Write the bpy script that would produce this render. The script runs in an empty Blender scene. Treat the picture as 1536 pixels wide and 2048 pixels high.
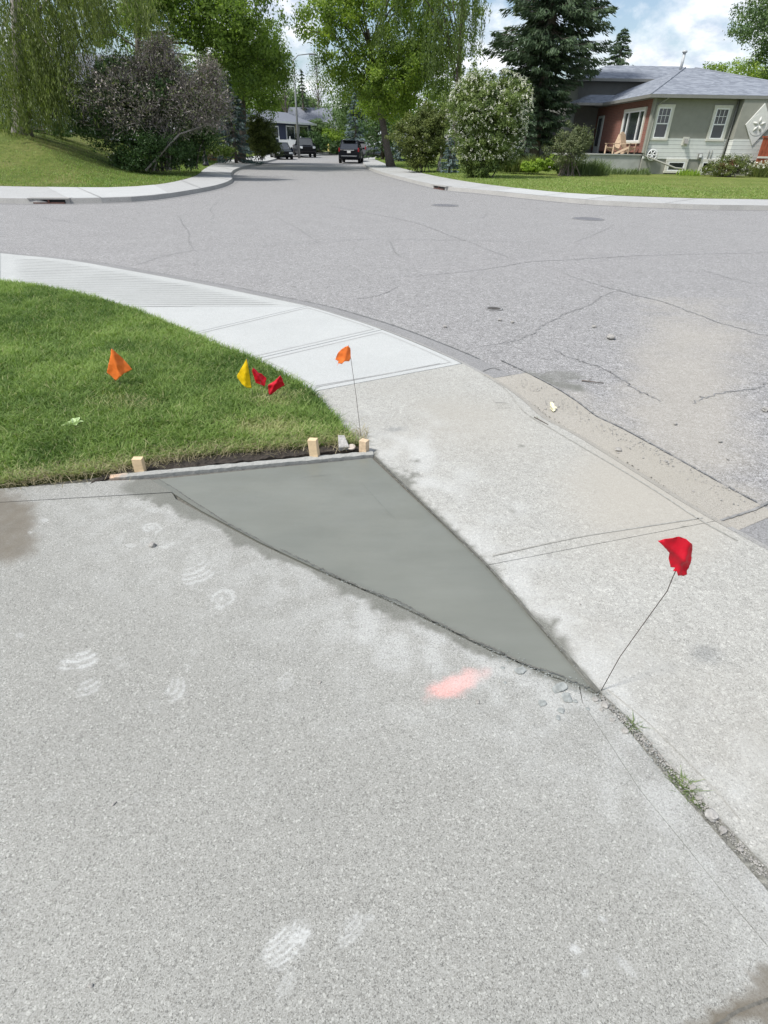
import bpy, bmesh, math, random
import numpy as np
from mathutils import Vector, Matrix, noise as mnoise
from mathutils.geometry import delaunay_2d_cdt
random.seed(7); rng = np.random.default_rng(7)
S = bpy.context.scene
COL = S.collection
PI = math.pi; R = math.radians

# ------------------------------------------------------------------ camera
F = 1120.0; PITCH = R(33.4); ROLL = 0.016; CH = 1.5
cam_loc = np.array([0.0, 0.0, CH])
_r = np.array([1.0, 0, 0]); _u = np.array([0, math.sin(PITCH), math.cos(PITCH)]); FWD = np.array([0, math.cos(PITCH), -math.sin(PITCH)])
RT = _r*math.cos(ROLL) + _u*math.sin(ROLL); UP = -_r*math.sin(ROLL) + _u*math.cos(ROLL)
cd = bpy.data.cameras.new('camera'); cam = bpy.data.objects.new('camera', cd); COL.objects.link(cam)
cd.sensor_fit = 'VERTICAL'; cd.sensor_height = 24; cd.lens = 24*F/2048; cd.clip_start = .02; cd.clip_end = 2000
M = Matrix(((RT[0], UP[0], -FWD[0], 0), (RT[1], UP[1], -FWD[1], 0), (RT[2], UP[2], -FWD[2], CH), (0, 0, 0, 1)))
cam.matrix_world = M
S.camera = cam

def ray(px, py): return FWD*F + RT*(px-768) + UP*(1024-py)
def at(px, py, z=0.0):
    d = ray(px, py); t = (z-CH)/d[2]; return (d[0]*t, d[1]*t)
def P(px, py, Y):
    d = ray(px, py); t = Y/d[1]; return np.array([d[0]*t, Y, CH+d[2]*t])
def proj(v):                                    # Nx3 -> Nx2 pixels
    q = np.asarray(v, float) - cam_loc
    dz = q@FWD
    return np.stack([768+F*(q@RT)/dz, 1024-F*(q@UP)/dz], -1)

# ------------------------------------------------------------------ world, sun
SUN_EL = R(56); SUN_AZ = R(-116)      # azimuth from +Y toward +X
W = bpy.data.worlds.new('World'); S.world = W; W.use_nodes = True
nt = W.node_tree; nt.nodes.clear()
def N(t, typ, **k):
    n = t.nodes.new(typ)
    for a, b in k.items(): setattr(n, a, b)
    return n
out = N(nt, 'ShaderNodeOutputWorld'); bg = N(nt, 'ShaderNodeBackground'); bg.inputs[1].default_value = 0.105
sky = N(nt, 'ShaderNodeTexSky', sky_type='NISHITA', sun_disc=False)
sky.sun_elevation = SUN_EL; sky.sun_rotation = SUN_AZ; sky.air_density = 1.0; sky.dust_density = 1.2
tc = N(nt, 'ShaderNodeTexCoord'); sep = N(nt, 'ShaderNodeSeparateXYZ'); nt.links.new(tc.outputs['Generated'], sep.inputs[0])
# project the view direction on a flat cloud layer
addz = N(nt, 'ShaderNodeMath', operation='ADD'); addz.inputs[1].default_value = .42; nt.links.new(sep.outputs[2], addz.inputs[0])
dx = N(nt, 'ShaderNodeMath', operation='DIVIDE'); dy = N(nt, 'ShaderNodeMath', operation='DIVIDE')
nt.links.new(sep.outputs[0], dx.inputs[0]); nt.links.new(addz.outputs[0], dx.inputs[1])
nt.links.new(sep.outputs[1], dy.inputs[0]); nt.links.new(addz.outputs[0], dy.inputs[1])
cmb = N(nt, 'ShaderNodeCombineXYZ'); nt.links.new(dx.outputs[0], cmb.inputs[0]); nt.links.new(dy.outputs[0], cmb.inputs[1])
n1 = N(nt, 'ShaderNodeTexNoise'); n1.inputs['Scale'].default_value = 3.0; n1.inputs['Detail'].default_value = 9; n1.inputs['Roughness'].default_value = .58; n1.inputs['Distortion'].default_value = .25
n2 = N(nt, 'ShaderNodeTexNoise'); n2.inputs['Scale'].default_value = 8.5; n2.inputs['Detail'].default_value = 7; n2.inputs['Roughness'].default_value = .6
nt.links.new(cmb.outputs[0], n1.inputs[0]); nt.links.new(cmb.outputs[0], n2.inputs[0])
r1 = N(nt, 'ShaderNodeValToRGB'); r1.color_ramp.elements[0].position = .45; r1.color_ramp.elements[1].position = .57
r1.color_ramp.elements[0].color = (.04, .04, .04, 1)
r2 = N(nt, 'ShaderNodeValToRGB'); r2.color_ramp.elements[0].position = .36; r2.color_ramp.elements[1].position = .62
r2.color_ramp.elements[0].color = (4.6, 5.2, 6.2, 1); r2.color_ramp.elements[1].color = (8.6, 8.7, 8.8, 1)
nt.links.new(n1.outputs[0], r1.inputs[0]); nt.links.new(n2.outputs[0], r2.inputs[0])
mx = N(nt, 'ShaderNodeMix', data_type='RGBA'); nt.links.new(r1.outputs[0], mx.inputs[0]); nt.links.new(sky.outputs[0], mx.inputs[6]); nt.links.new(r2.outputs[0], mx.inputs[7])
nt.links.new(mx.outputs[2], bg.inputs[0]); nt.links.new(bg.outputs[0], out.inputs[0])

ld = bpy.data.lights.new('sun', 'SUN'); ld.energy = 3.4; ld.angle = R(7); ld.color = (1, .965, .91)
lo = bpy.data.objects.new('sun', ld); COL.objects.link(lo)
sd = Vector((math.sin(SUN_AZ)*math.cos(SUN_EL), math.cos(SUN_AZ)*math.cos(SUN_EL), math.sin(SUN_EL)))
lo.rotation_euler = (-sd).to_track_quat('-Z', 'Y').to_euler(); lo.location = (0, 0, 30)
S.view_settings.view_transform = 'Standard'; S.view_settings.look = 'None'; S.view_settings.exposure = 0.50; S.view_settings.gamma = 1

# ------------------------------------------------------------------ materials
def newmat(name):
    m = bpy.data.materials.new(name); m.use_nodes = True; t = m.node_tree; b = t.nodes['Principled BSDF']; return m, t, b
def objco(t): return N(t, 'ShaderNodeTexCoord').outputs['Object']
def noise(t, vec, sc, det=4, ro=.55):
    n = N(t, 'ShaderNodeTexNoise'); n.inputs['Scale'].default_value = sc; n.inputs['Detail'].default_value = det; n.inputs['Roughness'].default_value = ro
    t.links.new(vec, n.inputs['Vector']); return n.outputs[0]
def voro(t, vec, sc, outp='Color'):
    n = N(t, 'ShaderNodeTexVoronoi'); n.inputs['Scale'].default_value = sc; t.links.new(vec, n.inputs['Vector']); return n.outputs[outp]
def ramp(t, fac, stops):
    n = N(t, 'ShaderNodeValToRGB'); cr = n.color_ramp
    while len(cr.elements) < len(stops): cr.elements.new(.5)
    for e, (p, c) in zip(cr.elements, stops):
        e.position = p; e.color = tuple(c)+(1,) if len(c) == 3 else c
    t.links.new(fac, n.inputs[0]); return n.outputs[0]
def mixc(t, fac, a, b, mode='MIX'):
    n = N(t, 'ShaderNodeMix', data_type='RGBA', blend_type=mode)
    for i, v in ((0, fac), (6, a), (7, b)):
        if isinstance(v, (int, float)): n.inputs[i].default_value = v
        elif isinstance(v, (tuple, list)): n.inputs[i].default_value = tuple(v)+(1,)
        else: t.links.new(v, n.inputs[i])
    return n.outputs[2]
def mathn(t, op, a, b=0, clamp=False):
    n = N(t, 'ShaderNodeMath', operation=op, use_clamp=clamp)
    for i, v in ((0, a), (1, b)):
        if isinstance(v, (int, float)): n.inputs[i].default_value = v
        else: t.links.new(v, n.inputs[i])
    return n.outputs[0]
def attr(t, name):
    n = N(t, 'ShaderNodeAttribute'); n.attribute_name = name; return n.outputs['Fac']
def bump(t, b, h, strength=.3, dist=.01):
    n = N(t, 'ShaderNodeBump'); n.inputs['Strength'].default_value = strength; n.inputs['Distance'].default_value = dist
    t.links.new(h, n.inputs['Height']); t.links.new(n.outputs[0], b.inputs['Normal'])
def sc3(c, k): return tuple(min(1, x*k) for x in c)

def plain(name, col, rough=.6, var=.12, scale=8, metal=0, spec=.5, b_str=0, b_sc=60):
    m, t, b = newmat(name); v = objco(t)
    c = ramp(t, noise(t, v, scale, 5), [(.3, sc3(col, 1-var)), (.7, sc3(col, 1+var))])
    t.links.new(c, b.inputs['Base Color']); b.inputs['Roughness'].default_value = rough; b.inputs['Metallic'].default_value = metal
    b.inputs['Specular IOR Level'].default_value = spec
    if b_str: bump(t, b, noise(t, v, b_sc, 5), b_str, .01)
    return m

def concrete(name, base, grain=260, gstr=.5, mott=.12, warm=None, ribs=None, rough=.85, bstr=.35, spots=.0, dustcol=(.52, .53, .52), coarse=None):
    """speckled concrete that also reads the vertex attributes dust / stain / slurry / pink"""
    m, t, b = newmat(name); v = objco(t)
    big = noise(t, v, 1.3, 6, .6); mid = noise(t, v, 9, 5, .6)
    c = ramp(t, big, [(.3, sc3(base, 1-mott)), (.72, sc3(base, 1+mott))])
    c = mixc(t, .5, c, mixc(t, mid, sc3(base, 1-mott*.9), sc3(base, 1+mott*.9)))
    g = N(t, 'ShaderNodeSeparateColor'); t.links.new(voro(t, v, grain), g.inputs[0])
    gr = ramp(t, g.outputs[0], [(0, (1-gstr,)*3), (.12, (1-gstr*.45, 1-gstr*.47, 1-gstr*.5)), (.5, (1, 1, 1)), (.93, (1+gstr*.25,)*3), (1, (1+gstr*.8,)*3)])
    fine = ramp(t, noise(t, v, grain*.9, 3, .7), [(.3, (1-gstr*.28,)*3), (.7, (1+gstr*.22,)*3)])
    c = mixc(t, 1.0, c, gr, 'MULTIPLY'); c = mixc(t, 1.0, c, fine, 'MULTIPLY')
    if coarse:
        cs, ca = coarse
        g3 = N(t, 'ShaderNodeSeparateColor'); t.links.new(voro(t, v, cs), g3.inputs[0])
        c = mixc(t, 1.0, c, ramp(t, g3.outputs[0], [(0, (1-ca*1.6,)*3), (.15, (1-ca*.5,)*3), (.6, (1, 1, 1)), (.92, (1+ca*.6,)*3), (1, (1+ca*2.2,)*3)]), 'MULTIPLY')
        c = mixc(t, 1.0, c, ramp(t, noise(t, v, cs*.25, 6, .75), [(.32, (1-ca*.8,)*3), (.68, (1+ca*.7,)*3)]), 'MULTIPLY')
    g2 = N(t, 'ShaderNodeSeparateColor'); t.links.new(voro(t, v, grain*.55), g2.inputs[0])
    if spots:
        c = mixc(t, mathn(t, 'MULTIPLY', mathn(t, 'GREATER_THAN', g2.outputs[1], 1-spots), .55), c, sc3(base, .42))
        c = mixc(t, mathn(t, 'MULTIPLY', mathn(t, 'LESS_THAN', g2.outputs[2], spots*.7), .5), c, sc3(base, 1.7))
    # dark hair-fine pits and blotches
    if warm: c = mixc(t, mathn(t, 'MULTIPLY', ramp(t, noise(t, v, .8, 5), [(.45, (0, 0, 0)), (.65, (1, 1, 1))]), .55), c, warm)
    h = mathn(t, 'ADD', noise(t, v, grain*.8, 3, .7), mathn(t, 'MULTIPLY', mid, .5))
    if ribs:
        ang, per = ribs
        mp = N(t, 'ShaderNodeMapping'); mp.inputs['Rotation'].default_value = (0, 0, ang); t.links.new(v, mp.inputs[0])
        sx = N(t, 'ShaderNodeSeparateXYZ'); t.links.new(mp.outputs[0], sx.inputs[0])
        w = mathn(t, 'FRACT', mathn(t, 'DIVIDE', sx.outputs[1], per))
        gro = ramp(t, w, [(0, (0, 0, 0)), (.05, (0, 0, 0)), (.13, (1, 1, 1)), (1, (1, 1, 1))])
        c = mixc(t, 1.0, c, mixc(t, gro, (.62, .62, .62), (1, 1, 1)), 'MULTIPLY'); h = mathn(t, 'ADD', h, mathn(t, 'MULTIPLY', gro, 1.5))
    brk = ramp(t, noise(t, v, 150, 4, .75), [(.34, (0, 0, 0)), (.6, (1, 1, 1))])
    c = mixc(t, mathn(t, 'MULTIPLY', attr(t, 'stain'), .9), c, mixc(t, mid, (.10, .087, .066), (.17, .15, .118)))
    c = mixc(t, mathn(t, 'MULTIPLY', attr(t, 'tan'), .95), c, mixc(t, g.outputs[1], (.33, .305, .26), (.39, .37, .325)))
    c = mixc(t, mathn(t, 'MULTIPLY', attr(t, 'slurry'), mathn(t, 'ADD', .55, mathn(t, 'MULTIPLY', brk, .4))), c, mixc(t, mid, (.105, .108, .092), (.165, .168, .148)))
    c = mixc(t, mathn(t, 'MULTIPLY', attr(t, 'pink'), mathn(t, 'ADD', .25, mathn(t, 'MULTIPLY', brk, .7))), c, (.82, .38, .34))
    c = mixc(t, mathn(t, 'MULTIPLY', attr(t, 'dust'), mathn(t, 'ADD', .08, mathn(t, 'MULTIPLY', brk, .9)), True), c, dustcol)
    t.links.new(c, b.inputs['Base Color']); b.inputs['Roughness'].default_value = rough; b.inputs['Specular IOR Level'].default_value = .25
    bump(t, b, h, bstr, .004)
    return m

DR = concrete('driveway_concrete', (.290, .291, .271), 430, .56, .12, spots=.04, dustcol=(.50, .51, .50), coarse=(150, .04))
DRS = concrete('driveway_edge_concrete', (.292, .293, .275), 430, .52, .10, spots=.04)
SW_NEW = concrete('new_sidewalk_concrete', (.43, .443, .435), 330, .28, .09)
SW_RIB = concrete('ribbed_concrete', (.41, .422, .412), 330, .28, .10, bstr=.5)
SW_OLD = concrete('old_sidewalk_concrete', (.365, .363, .338), 380, .42, .12, warm=(.32, .308, .275), spots=.035, coarse=(90, .10))
SW_FAR = concrete('far_sidewalk_concrete', (.38, .385, .38), 60, .2, .12)
CURB = concrete('curb_concrete', (.33, .325, .31), 180, .4, .15)
GUT = concrete('gutter_concrete', (.24, .24, .24), 180, .45, .15)
GUTL = concrete('light_gutter_concrete', (.345, .328, .292), 300, .4, .1, warm=(.32, .30, .255))
ASPH = concrete('asphalt', (.281, .279, .278), 190, .8, .08, spots=.06, bstr=.5, coarse=(48, .16))
WETC = None
m, t, b = newmat('fresh_concrete'); v = objco(t)
mp = N(t, 'ShaderNodeMapping'); mp.inputs['Rotation'].default_value = (0, 0, R(-50)); mp.inputs['Scale'].default_value = (1, 4, 1); t.links.new(v, mp.inputs[0])
c = ramp(t, noise(t, v, 1.6, 4), [(.3, (.142, .149, .127)), (.7, (.182, .189, .164))])
c = mixc(t, .25, c, ramp(t, noise(t, mp.outputs[0], 2, 5), [(.35, (.125, .135, .12)), (.65, (.19, .202, .184))]))
c = mixc(t, mathn(t, 'MULTIPLY', ramp(t, noise(t, v, 11, 3), [(.66, (0, 0, 0)), (.7, (1, 1, 1))]), .12), c, (.2, .21, .2))
c = mixc(t, mathn(t, 'MULTIPLY', attr(t, 'slurry'), .75), c, (.13, .135, .12))
t.links.new(c, b.inputs['Base Color']); t.links.new(ramp(t, noise(t, v, 3.5, 4), [(.35, (.34,)*3), (.65, (.62,)*3)]), b.inputs['Roughness']); b.inputs['Specular IOR Level'].default_value = .5
bump(t, b, mathn(t, 'ADD', noise(t, mp.outputs[0], 6, 5), mathn(t, 'MULTIPLY', noise(t, v, 120, 3), .15)), .25, .006)
WETC = m
SLUR = concrete('grout_smear', (.20, .205, .185), 150, .5, .25, bstr=.8)
JOINT = plain('joint_dirt', (.12, .115, .10), .95, .4, 60, b_str=.5)
SOIL = plain('dark_soil', (.035, .028, .022), .95, .5, 40, b_str=1, b_sc=90)
CRACKM = plain('crack_filler', (.205, .205, .205), .9, .25, 20)
WETM = plain('damp_asphalt', (.13, .13, .135), .7, .2, 20)

def grassmat(name, a, bcol, c2, s1=.35, s2=5, s3=45, bs=.8):
    m, t, b = newmat(name); v = objco(t)
    c = ramp(t, noise(t, v, s1, 5, .6), [(.3, a), (.5, bcol), (.72, c2)])
    c = mixc(t, 1, c, ramp(t, noise(t, v, s2, 6, .7), [(.3, (.65, .7, .6)), (.7, (1.3, 1.25, 1.2))]), 'MULTIPLY')
    c = mixc(t, 1, c, ramp(t, noise(t, v, s3, 4, .8), [(.32, (.55, .6, .5)), (.68, (1.45, 1.4, 1.35))]), 'MULTIPLY')
    t.links.new(c, b.inputs['Base Color']); b.inputs['Roughness'].default_value = .9; b.inputs['Specular IOR Level'].default_value = .15
    bump(t, b, noise(t, v, s3, 5, .8), bs, .05); return m
G_NEAR = grassmat('near_turf', (.05, .07, .02), (.07, .09, .03), (.10, .10, .045), 1.2, 12, 90, .6)
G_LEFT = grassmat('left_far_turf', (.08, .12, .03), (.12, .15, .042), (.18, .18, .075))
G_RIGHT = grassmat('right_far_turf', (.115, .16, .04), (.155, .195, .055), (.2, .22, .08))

def leafmat(name, dark, light, trans=.35, extra=None):
    """foliage: colour runs dark->light along the per-leaf 'tint' attribute (leaf age / species variation)"""
    m, t, b = newmat(name); a = attr(t, 'tint')
    stops = [(0, dark), (1, light)] if not extra else [(0, dark), (.6, light), (1, extra)]
    c = ramp(t, a, stops)
    t.links.new(c, b.inputs['Base Color']); b.inputs['Roughness'].default_value = .55; b.inputs['Specular IOR Level'].default_value = .3
    tr = N(t, 'ShaderNodeBsdfTranslucent'); t.links.new(mixc(t, 1, c, (1.15, 1.3, .6), 'MULTIPLY'), tr.inputs[0])
    ms = N(t, 'ShaderNodeMixShader'); ms.inputs[0].default_value = trans
    t.links.new(b.outputs[0], ms.inputs[1]); t.links.new(tr.outputs[0], ms.inputs[2])
    t.links.new(ms.outputs[0], t.nodes['Material Output'].inputs[0]); return m
L_MAPLE = leafmat('maple_leaves', (.05, .095, .02), (.24, .34, .055), .45, (.38, .46, .08))
L_ELM = leafmat('elm_leaves', (.045, .09, .02), (.24, .34, .055), .45)
L_WILLOW = leafmat('willow_leaves', (.05, .075, .02), (.22, .27, .075), .35)
L_BIRCH = leafmat('birch_leaves', (.06, .095, .03), (.19, .26, .07), .35)
L_DARK = leafmat('dark_shrub_leaves', (.03, .065, .02), (.07, .13, .035), .25)
L_LILAC = leafmat('lilac_leaves', (.05, .09, .025), (.22, .28, .08), .3)
L_OLIVE = leafmat('olive_shrub_leaves', (.05, .08, .02), (.18, .21, .055), .28)
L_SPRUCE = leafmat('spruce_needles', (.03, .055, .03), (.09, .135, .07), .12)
L_BLUE = leafmat('blue_spruce_needles', (.05, .085, .08), (.16, .22, .22), .1)
L_LIME = leafmat('lime_leaves', (.14, .24, .03), (.33, .45, .06), .4)
L_BEDL = leafmat('bed_leaves', (.08, .14, .03), (.28, .36, .08), .3)
L_GREY = leafmat('grey_green_leaves', (.07, .10, .045), (.19, .21, .10), .25)
L_FAR = leafmat('far_tree_leaves', (.06, .11, .04), (.17, .25, .09), .3)
L_RED = leafmat('red_leaves', (.09, .05, .03), (.25, .10, .06), .2)
L_WHITE = leafmat('white_petals', (.6, .58, .5), (.85, .85, .82), .2)
L_CREAM = leafmat('lilac_blossom', (.62, .62, .54), (.88, .87, .8), .2)
L_TWIG = leafmat('dead_twigs', (.12, .10, .095), (.33, .295, .285), .0)
L_WITH = leafmat('withered_leaves', (.14, .13, .11), (.42, .365, .34), .15)
L_GRASS = leafmat('grass_blades', (.06, .125, .022), (.26, .37, .10), .35, (.46, .43, .24))
L_DRY = leafmat('dry_grass', (.2, .17, .09), (.42, .37, .24), .2)
L_WEED = leafmat('weed_blades', (.06, .10, .03), (.2, .26, .1), .2)
BARK = plain('bark', (.13, .11, .095), .95, .35, 14, b_str=.8, b_sc=25)
BARKL = plain('pale_bark', (.26, .24, .22), .95, .3, 14, b_str=.8, b_sc=25)
WHITE = plain('white_paint', (.78, .79, .78), .5, .04)
BLACK = plain('black_metal', (.012, .013, .016), .45, .2)
GLASS = plain('dark_glass', (.03, .035, .04), .08, .3, 2, spec=.8)
LUMB = plain('bare_lumber', (.62, .47, .29), .8, .12, 30, b_str=.2)
LUMBO = plain('weathered_lumber', (.38, .28, .20), .85, .2, 30, b_str=.3)
CEDAR = plain('pale_cedar', (.48, .36, .25), .8, .15, 10)

# ------------------------------------------------------------------ object helpers
def tag(o, label=None, cat=None, group=None, kind=None):
    if label: o['label'] = label
    if cat: o['category'] = cat
    if group: o['group'] = group
    if kind: o['kind'] = kind
    return o
def empty(name, loc, rz=0, label=None, cat=None, group=None):
    o = bpy.data.objects.new(name, None); o.empty_display_size = .1; COL.objects.link(o); o.location = tuple(loc); o.rotation_euler = (0, 0, rz)
    return tag(o, label, cat, group)
def link(name, me, mat, parent=None):
    o = bpy.data.objects.new(name, me); COL.objects.link(o)
    for m_ in (mat if isinstance(mat, (list, tuple)) else [mat]): me.materials.append(m_)
    if parent is not None: o.parent = parent
    return o
class MB:
    def __init__(s): s.b = bmesh.new()
    def box(s, c, d, rz=0, mi=0, rot=None):
        r_ = bmesh.ops.create_cube(s.b, size=1)
        mat = Matrix.Translation(c) @ (rot if rot is not None else Matrix.Rotation(rz, 4, 'Z')) @ Matrix.Diagonal((d[0], d[1], d[2], 1))
        bmesh.ops.transform(s.b, matrix=mat, verts=r_['verts'])
        for f in {f for v_ in r_['verts'] for f in v_.link_faces}: f.material_index = mi
        return s
    def poly(s, pts, mi=0):
        vs = [s.b.verts.new(p) for p in pts]; f = s.b.faces.new(vs); f.material_index = mi; return s
    def prism(s, pts2, a0, a1, fn, mi=0):
        """extrude a 2-D outline; fn(u,v,a)->xyz"""
        A = [s.b.verts.new(fn(u, v_, a0)) for u, v_ in pts2]; B = [s.b.verts.new(fn(u, v_, a1)) for u, v_ in pts2]
        n = len(pts2); fs = [s.b.faces.new(A), s.b.faces.new(B[::-1])]
        for i in range(n): fs.append(s.b.faces.new((A[i], B[i], B[(i+1) % n], A[(i+1) % n])))
        for f in fs: f.material_index = mi
        return s
    def tube(s, pts, rad, n=6, mi=0, caps=True):
        pts = [Vector(p) for p in pts]; rings = []
        for i, p in enumerate(pts):
            d = (pts[min(i+1, len(pts)-1)] - pts[max(i-1, 0)]).normalized()
            a = d.orthogonal().normalized() if not rings else (pa - d*pa.dot(d)).normalized()
            pa = a; c = d.cross(a); r_ = rad[i] if isinstance(rad, (list, tuple)) else rad
            rings.append([s.b.verts.new(p + (a*math.cos(2*PI*k/n) + c*math.sin(2*PI*k/n))*r_) for k in range(n)])
        for i in range(len(rings)-1):
            for k in range(n):
                f = s.b.faces.new((rings[i][k], rings[i][(k+1) % n], rings[i+1][(k+1) % n], rings[i+1][k])); f.smooth = True; f.material_index = mi
        if caps: s.b.faces.new(rings[0][::-1]); s.b.faces.new(rings[-1])
        return s
    def lathe(s, prof, c=(0, 0, 0), axis='Z', n=20, mi=0):
        rings = []
        for r_, h in prof:
            ring = []
            for k in range(n):
                a = 2*PI*k/n
                p = (r_*math.cos(a), r_*math.sin(a), h) if axis == 'Z' else ((h, r_*math.cos(a), r_*math.sin(a)) if axis == 'X' else (r_*math.cos(a), h, r_*math.sin(a)))
                ring.append(s.b.verts.new((c[0]+p[0], c[1]+p[1], c[2]+p[2])))
            rings.append(ring)
        for i in range(len(rings)-1):
            for k in range(n):
                f = s.b.faces.new((rings[i][k], rings[i][(k+1) % n], rings[i+1][(k+1) % n], rings[i+1][k])); f.smooth = True; f.material_index = mi
        s.b.faces.new(rings[0][::-1]); s.b.faces.new(rings[-1]); return s
    def bevel(s, w, seg=2):
        bmesh.ops.remove_doubles(s.b, verts=s.b.verts, dist=1e-5)
        bmesh.ops.bevel(s.b, geom=s.b.edges[:], offset=w, segments=seg, affect='EDGES', profile=.6, clamp_overlap=True); return s
    def build(s, name, mat, parent=None, norm=True):
        if norm: bmesh.ops.recalc_face_normals(s.b, faces=s.b.faces)
        me = bpy.data.meshes.new(name); s.b.to_mesh(me); s.b.free(); return link(name, me, mat, parent)

def catmull(pts, n=8):
    pts = [np.array(p, float) for p in pts]; q = [2*pts[0]-pts[1]] + pts + [2*pts[-1]-pts[-2]]; o = []
    for i in range(1, len(q)-2):
        for k in range(n):
            t_ = k/n; a, b_, c_, d = q[i-1], q[i], q[i+1], q[i+2]
            o.append(.5*((2*b_)+(-a+c_)*t_+(2*a-5*b_+4*c_-d)*t_*t_+(-a+3*b_-3*c_+d)*t_**3))
    o.append(pts[-1]); return np.array(o)
def resample(p, n):
    p = np.asarray(p, float); d = np.r_[0, np.cumsum(np.linalg.norm(np.diff(p, axis=0), axis=1))]; s_ = np.linspace(0, d[-1], n)
    return np.stack([np.interp(s_, d, p[:, k]) for k in range(p.shape[1])], -1)
def offset2(p, d):
    """offset a 2-D polyline to its left by d"""
    p = np.asarray(p, float); t_ = np.gradient(p, axis=0); t_ /= np.linalg.norm(t_, axis=1)[:, None]+1e-9
    return p + np.stack([-t_[:, 1], t_[:, 0]], -1)*d
def ribbon(name, lines, mat, parent=None, zs=None):
    """lines: list of Nx2/Nx3 polylines of equal length -> one strip mesh"""
    b_ = bmesh.new(); rows = []
    for j, L in enumerate(lines):
        rows.append([b_.verts.new((p[0], p[1], zs[j] if zs is not None else p[2])) for p in L])
    for j in range(len(rows)-1):
        for i in range(len(rows[0])-1):
            b_.faces.new((rows[j][i], rows[j][i+1], rows[j+1][i+1], rows[j+1][i]))
    bmesh.ops.recalc_face_normals(b_, faces=b_.faces)
    me = bpy.data.meshes.new(name); b_.to_mesh(me); b_.free(); return link(name, me, mat, parent)

# numpy value noise
def _h(ix, iy, s_):
    n_ = (ix*374761393 + iy*668265263 + s_*1442695041) & 0xffffffff
    n_ = ((n_ ^ (n_ >> 13))*1274126177) & 0xffffffff
    return ((n_ ^ (n_ >> 16)) & 0xffff)/65535.0
def vnoise(x, y, s_=0):
    ix = np.floor(x).astype(np.int64); iy = np.floor(y).astype(np.int64); fx = x-ix; fy = y-iy
    fx = fx*fx*(3-2*fx); fy = fy*fy*(3-2*fy)
    a = _h(ix, iy, s_); b_ = _h(ix+1, iy, s_); c_ = _h(ix, iy+1, s_); d = _h(ix+1, iy+1, s_)
    return (a*(1-fx)+b_*fx)*(1-fy)+(c_*(1-fx)+d*fx)*fy
def fbm(x, y, o=4, s_=0):
    v_ = 0; a = .5; t_ = 0
    for k in range(o): v_ = v_+a*vnoise(x*2**k, y*2**k, s_+k); t_ += a; a *= .5
    return v_/t_
def inside(pts, poly):
    x, y = pts[:, 0], pts[:, 1]; ins = np.zeros(len(pts), bool); n = len(poly)
    for i in range(n):
        x0, y0 = poly[i]; x1, y1 = poly[(i+1) % n]
        c_ = ((y0 > y) != (y1 > y)) & (x < (x1-x0)*(y-y0)/(y1-y0+1e-12)+x0); ins ^= c_
    return ins
def pdist(pts, line):
    """distance of points to a polyline"""
    line = np.asarray(line, float)[:, :2]; best = np.full(len(pts), 1e9)
    for a, b_ in zip(line[:-1], line[1:]):
        ab = b_-a; t_ = np.clip(((pts-a)@ab)/(ab@ab+1e-12), 0, 1); best = np.minimum(best, np.linalg.norm(pts-(a+t_[:, None]*ab), axis=1))
    return best
def sstep(a, b_, x): t_ = np.clip((x-a)/(b_-a), 0, 1); return t_*t_*(3-2*t_)
ATTRS = ('dust', 'stain', 'tan', 'slurry', 'pink')
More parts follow.
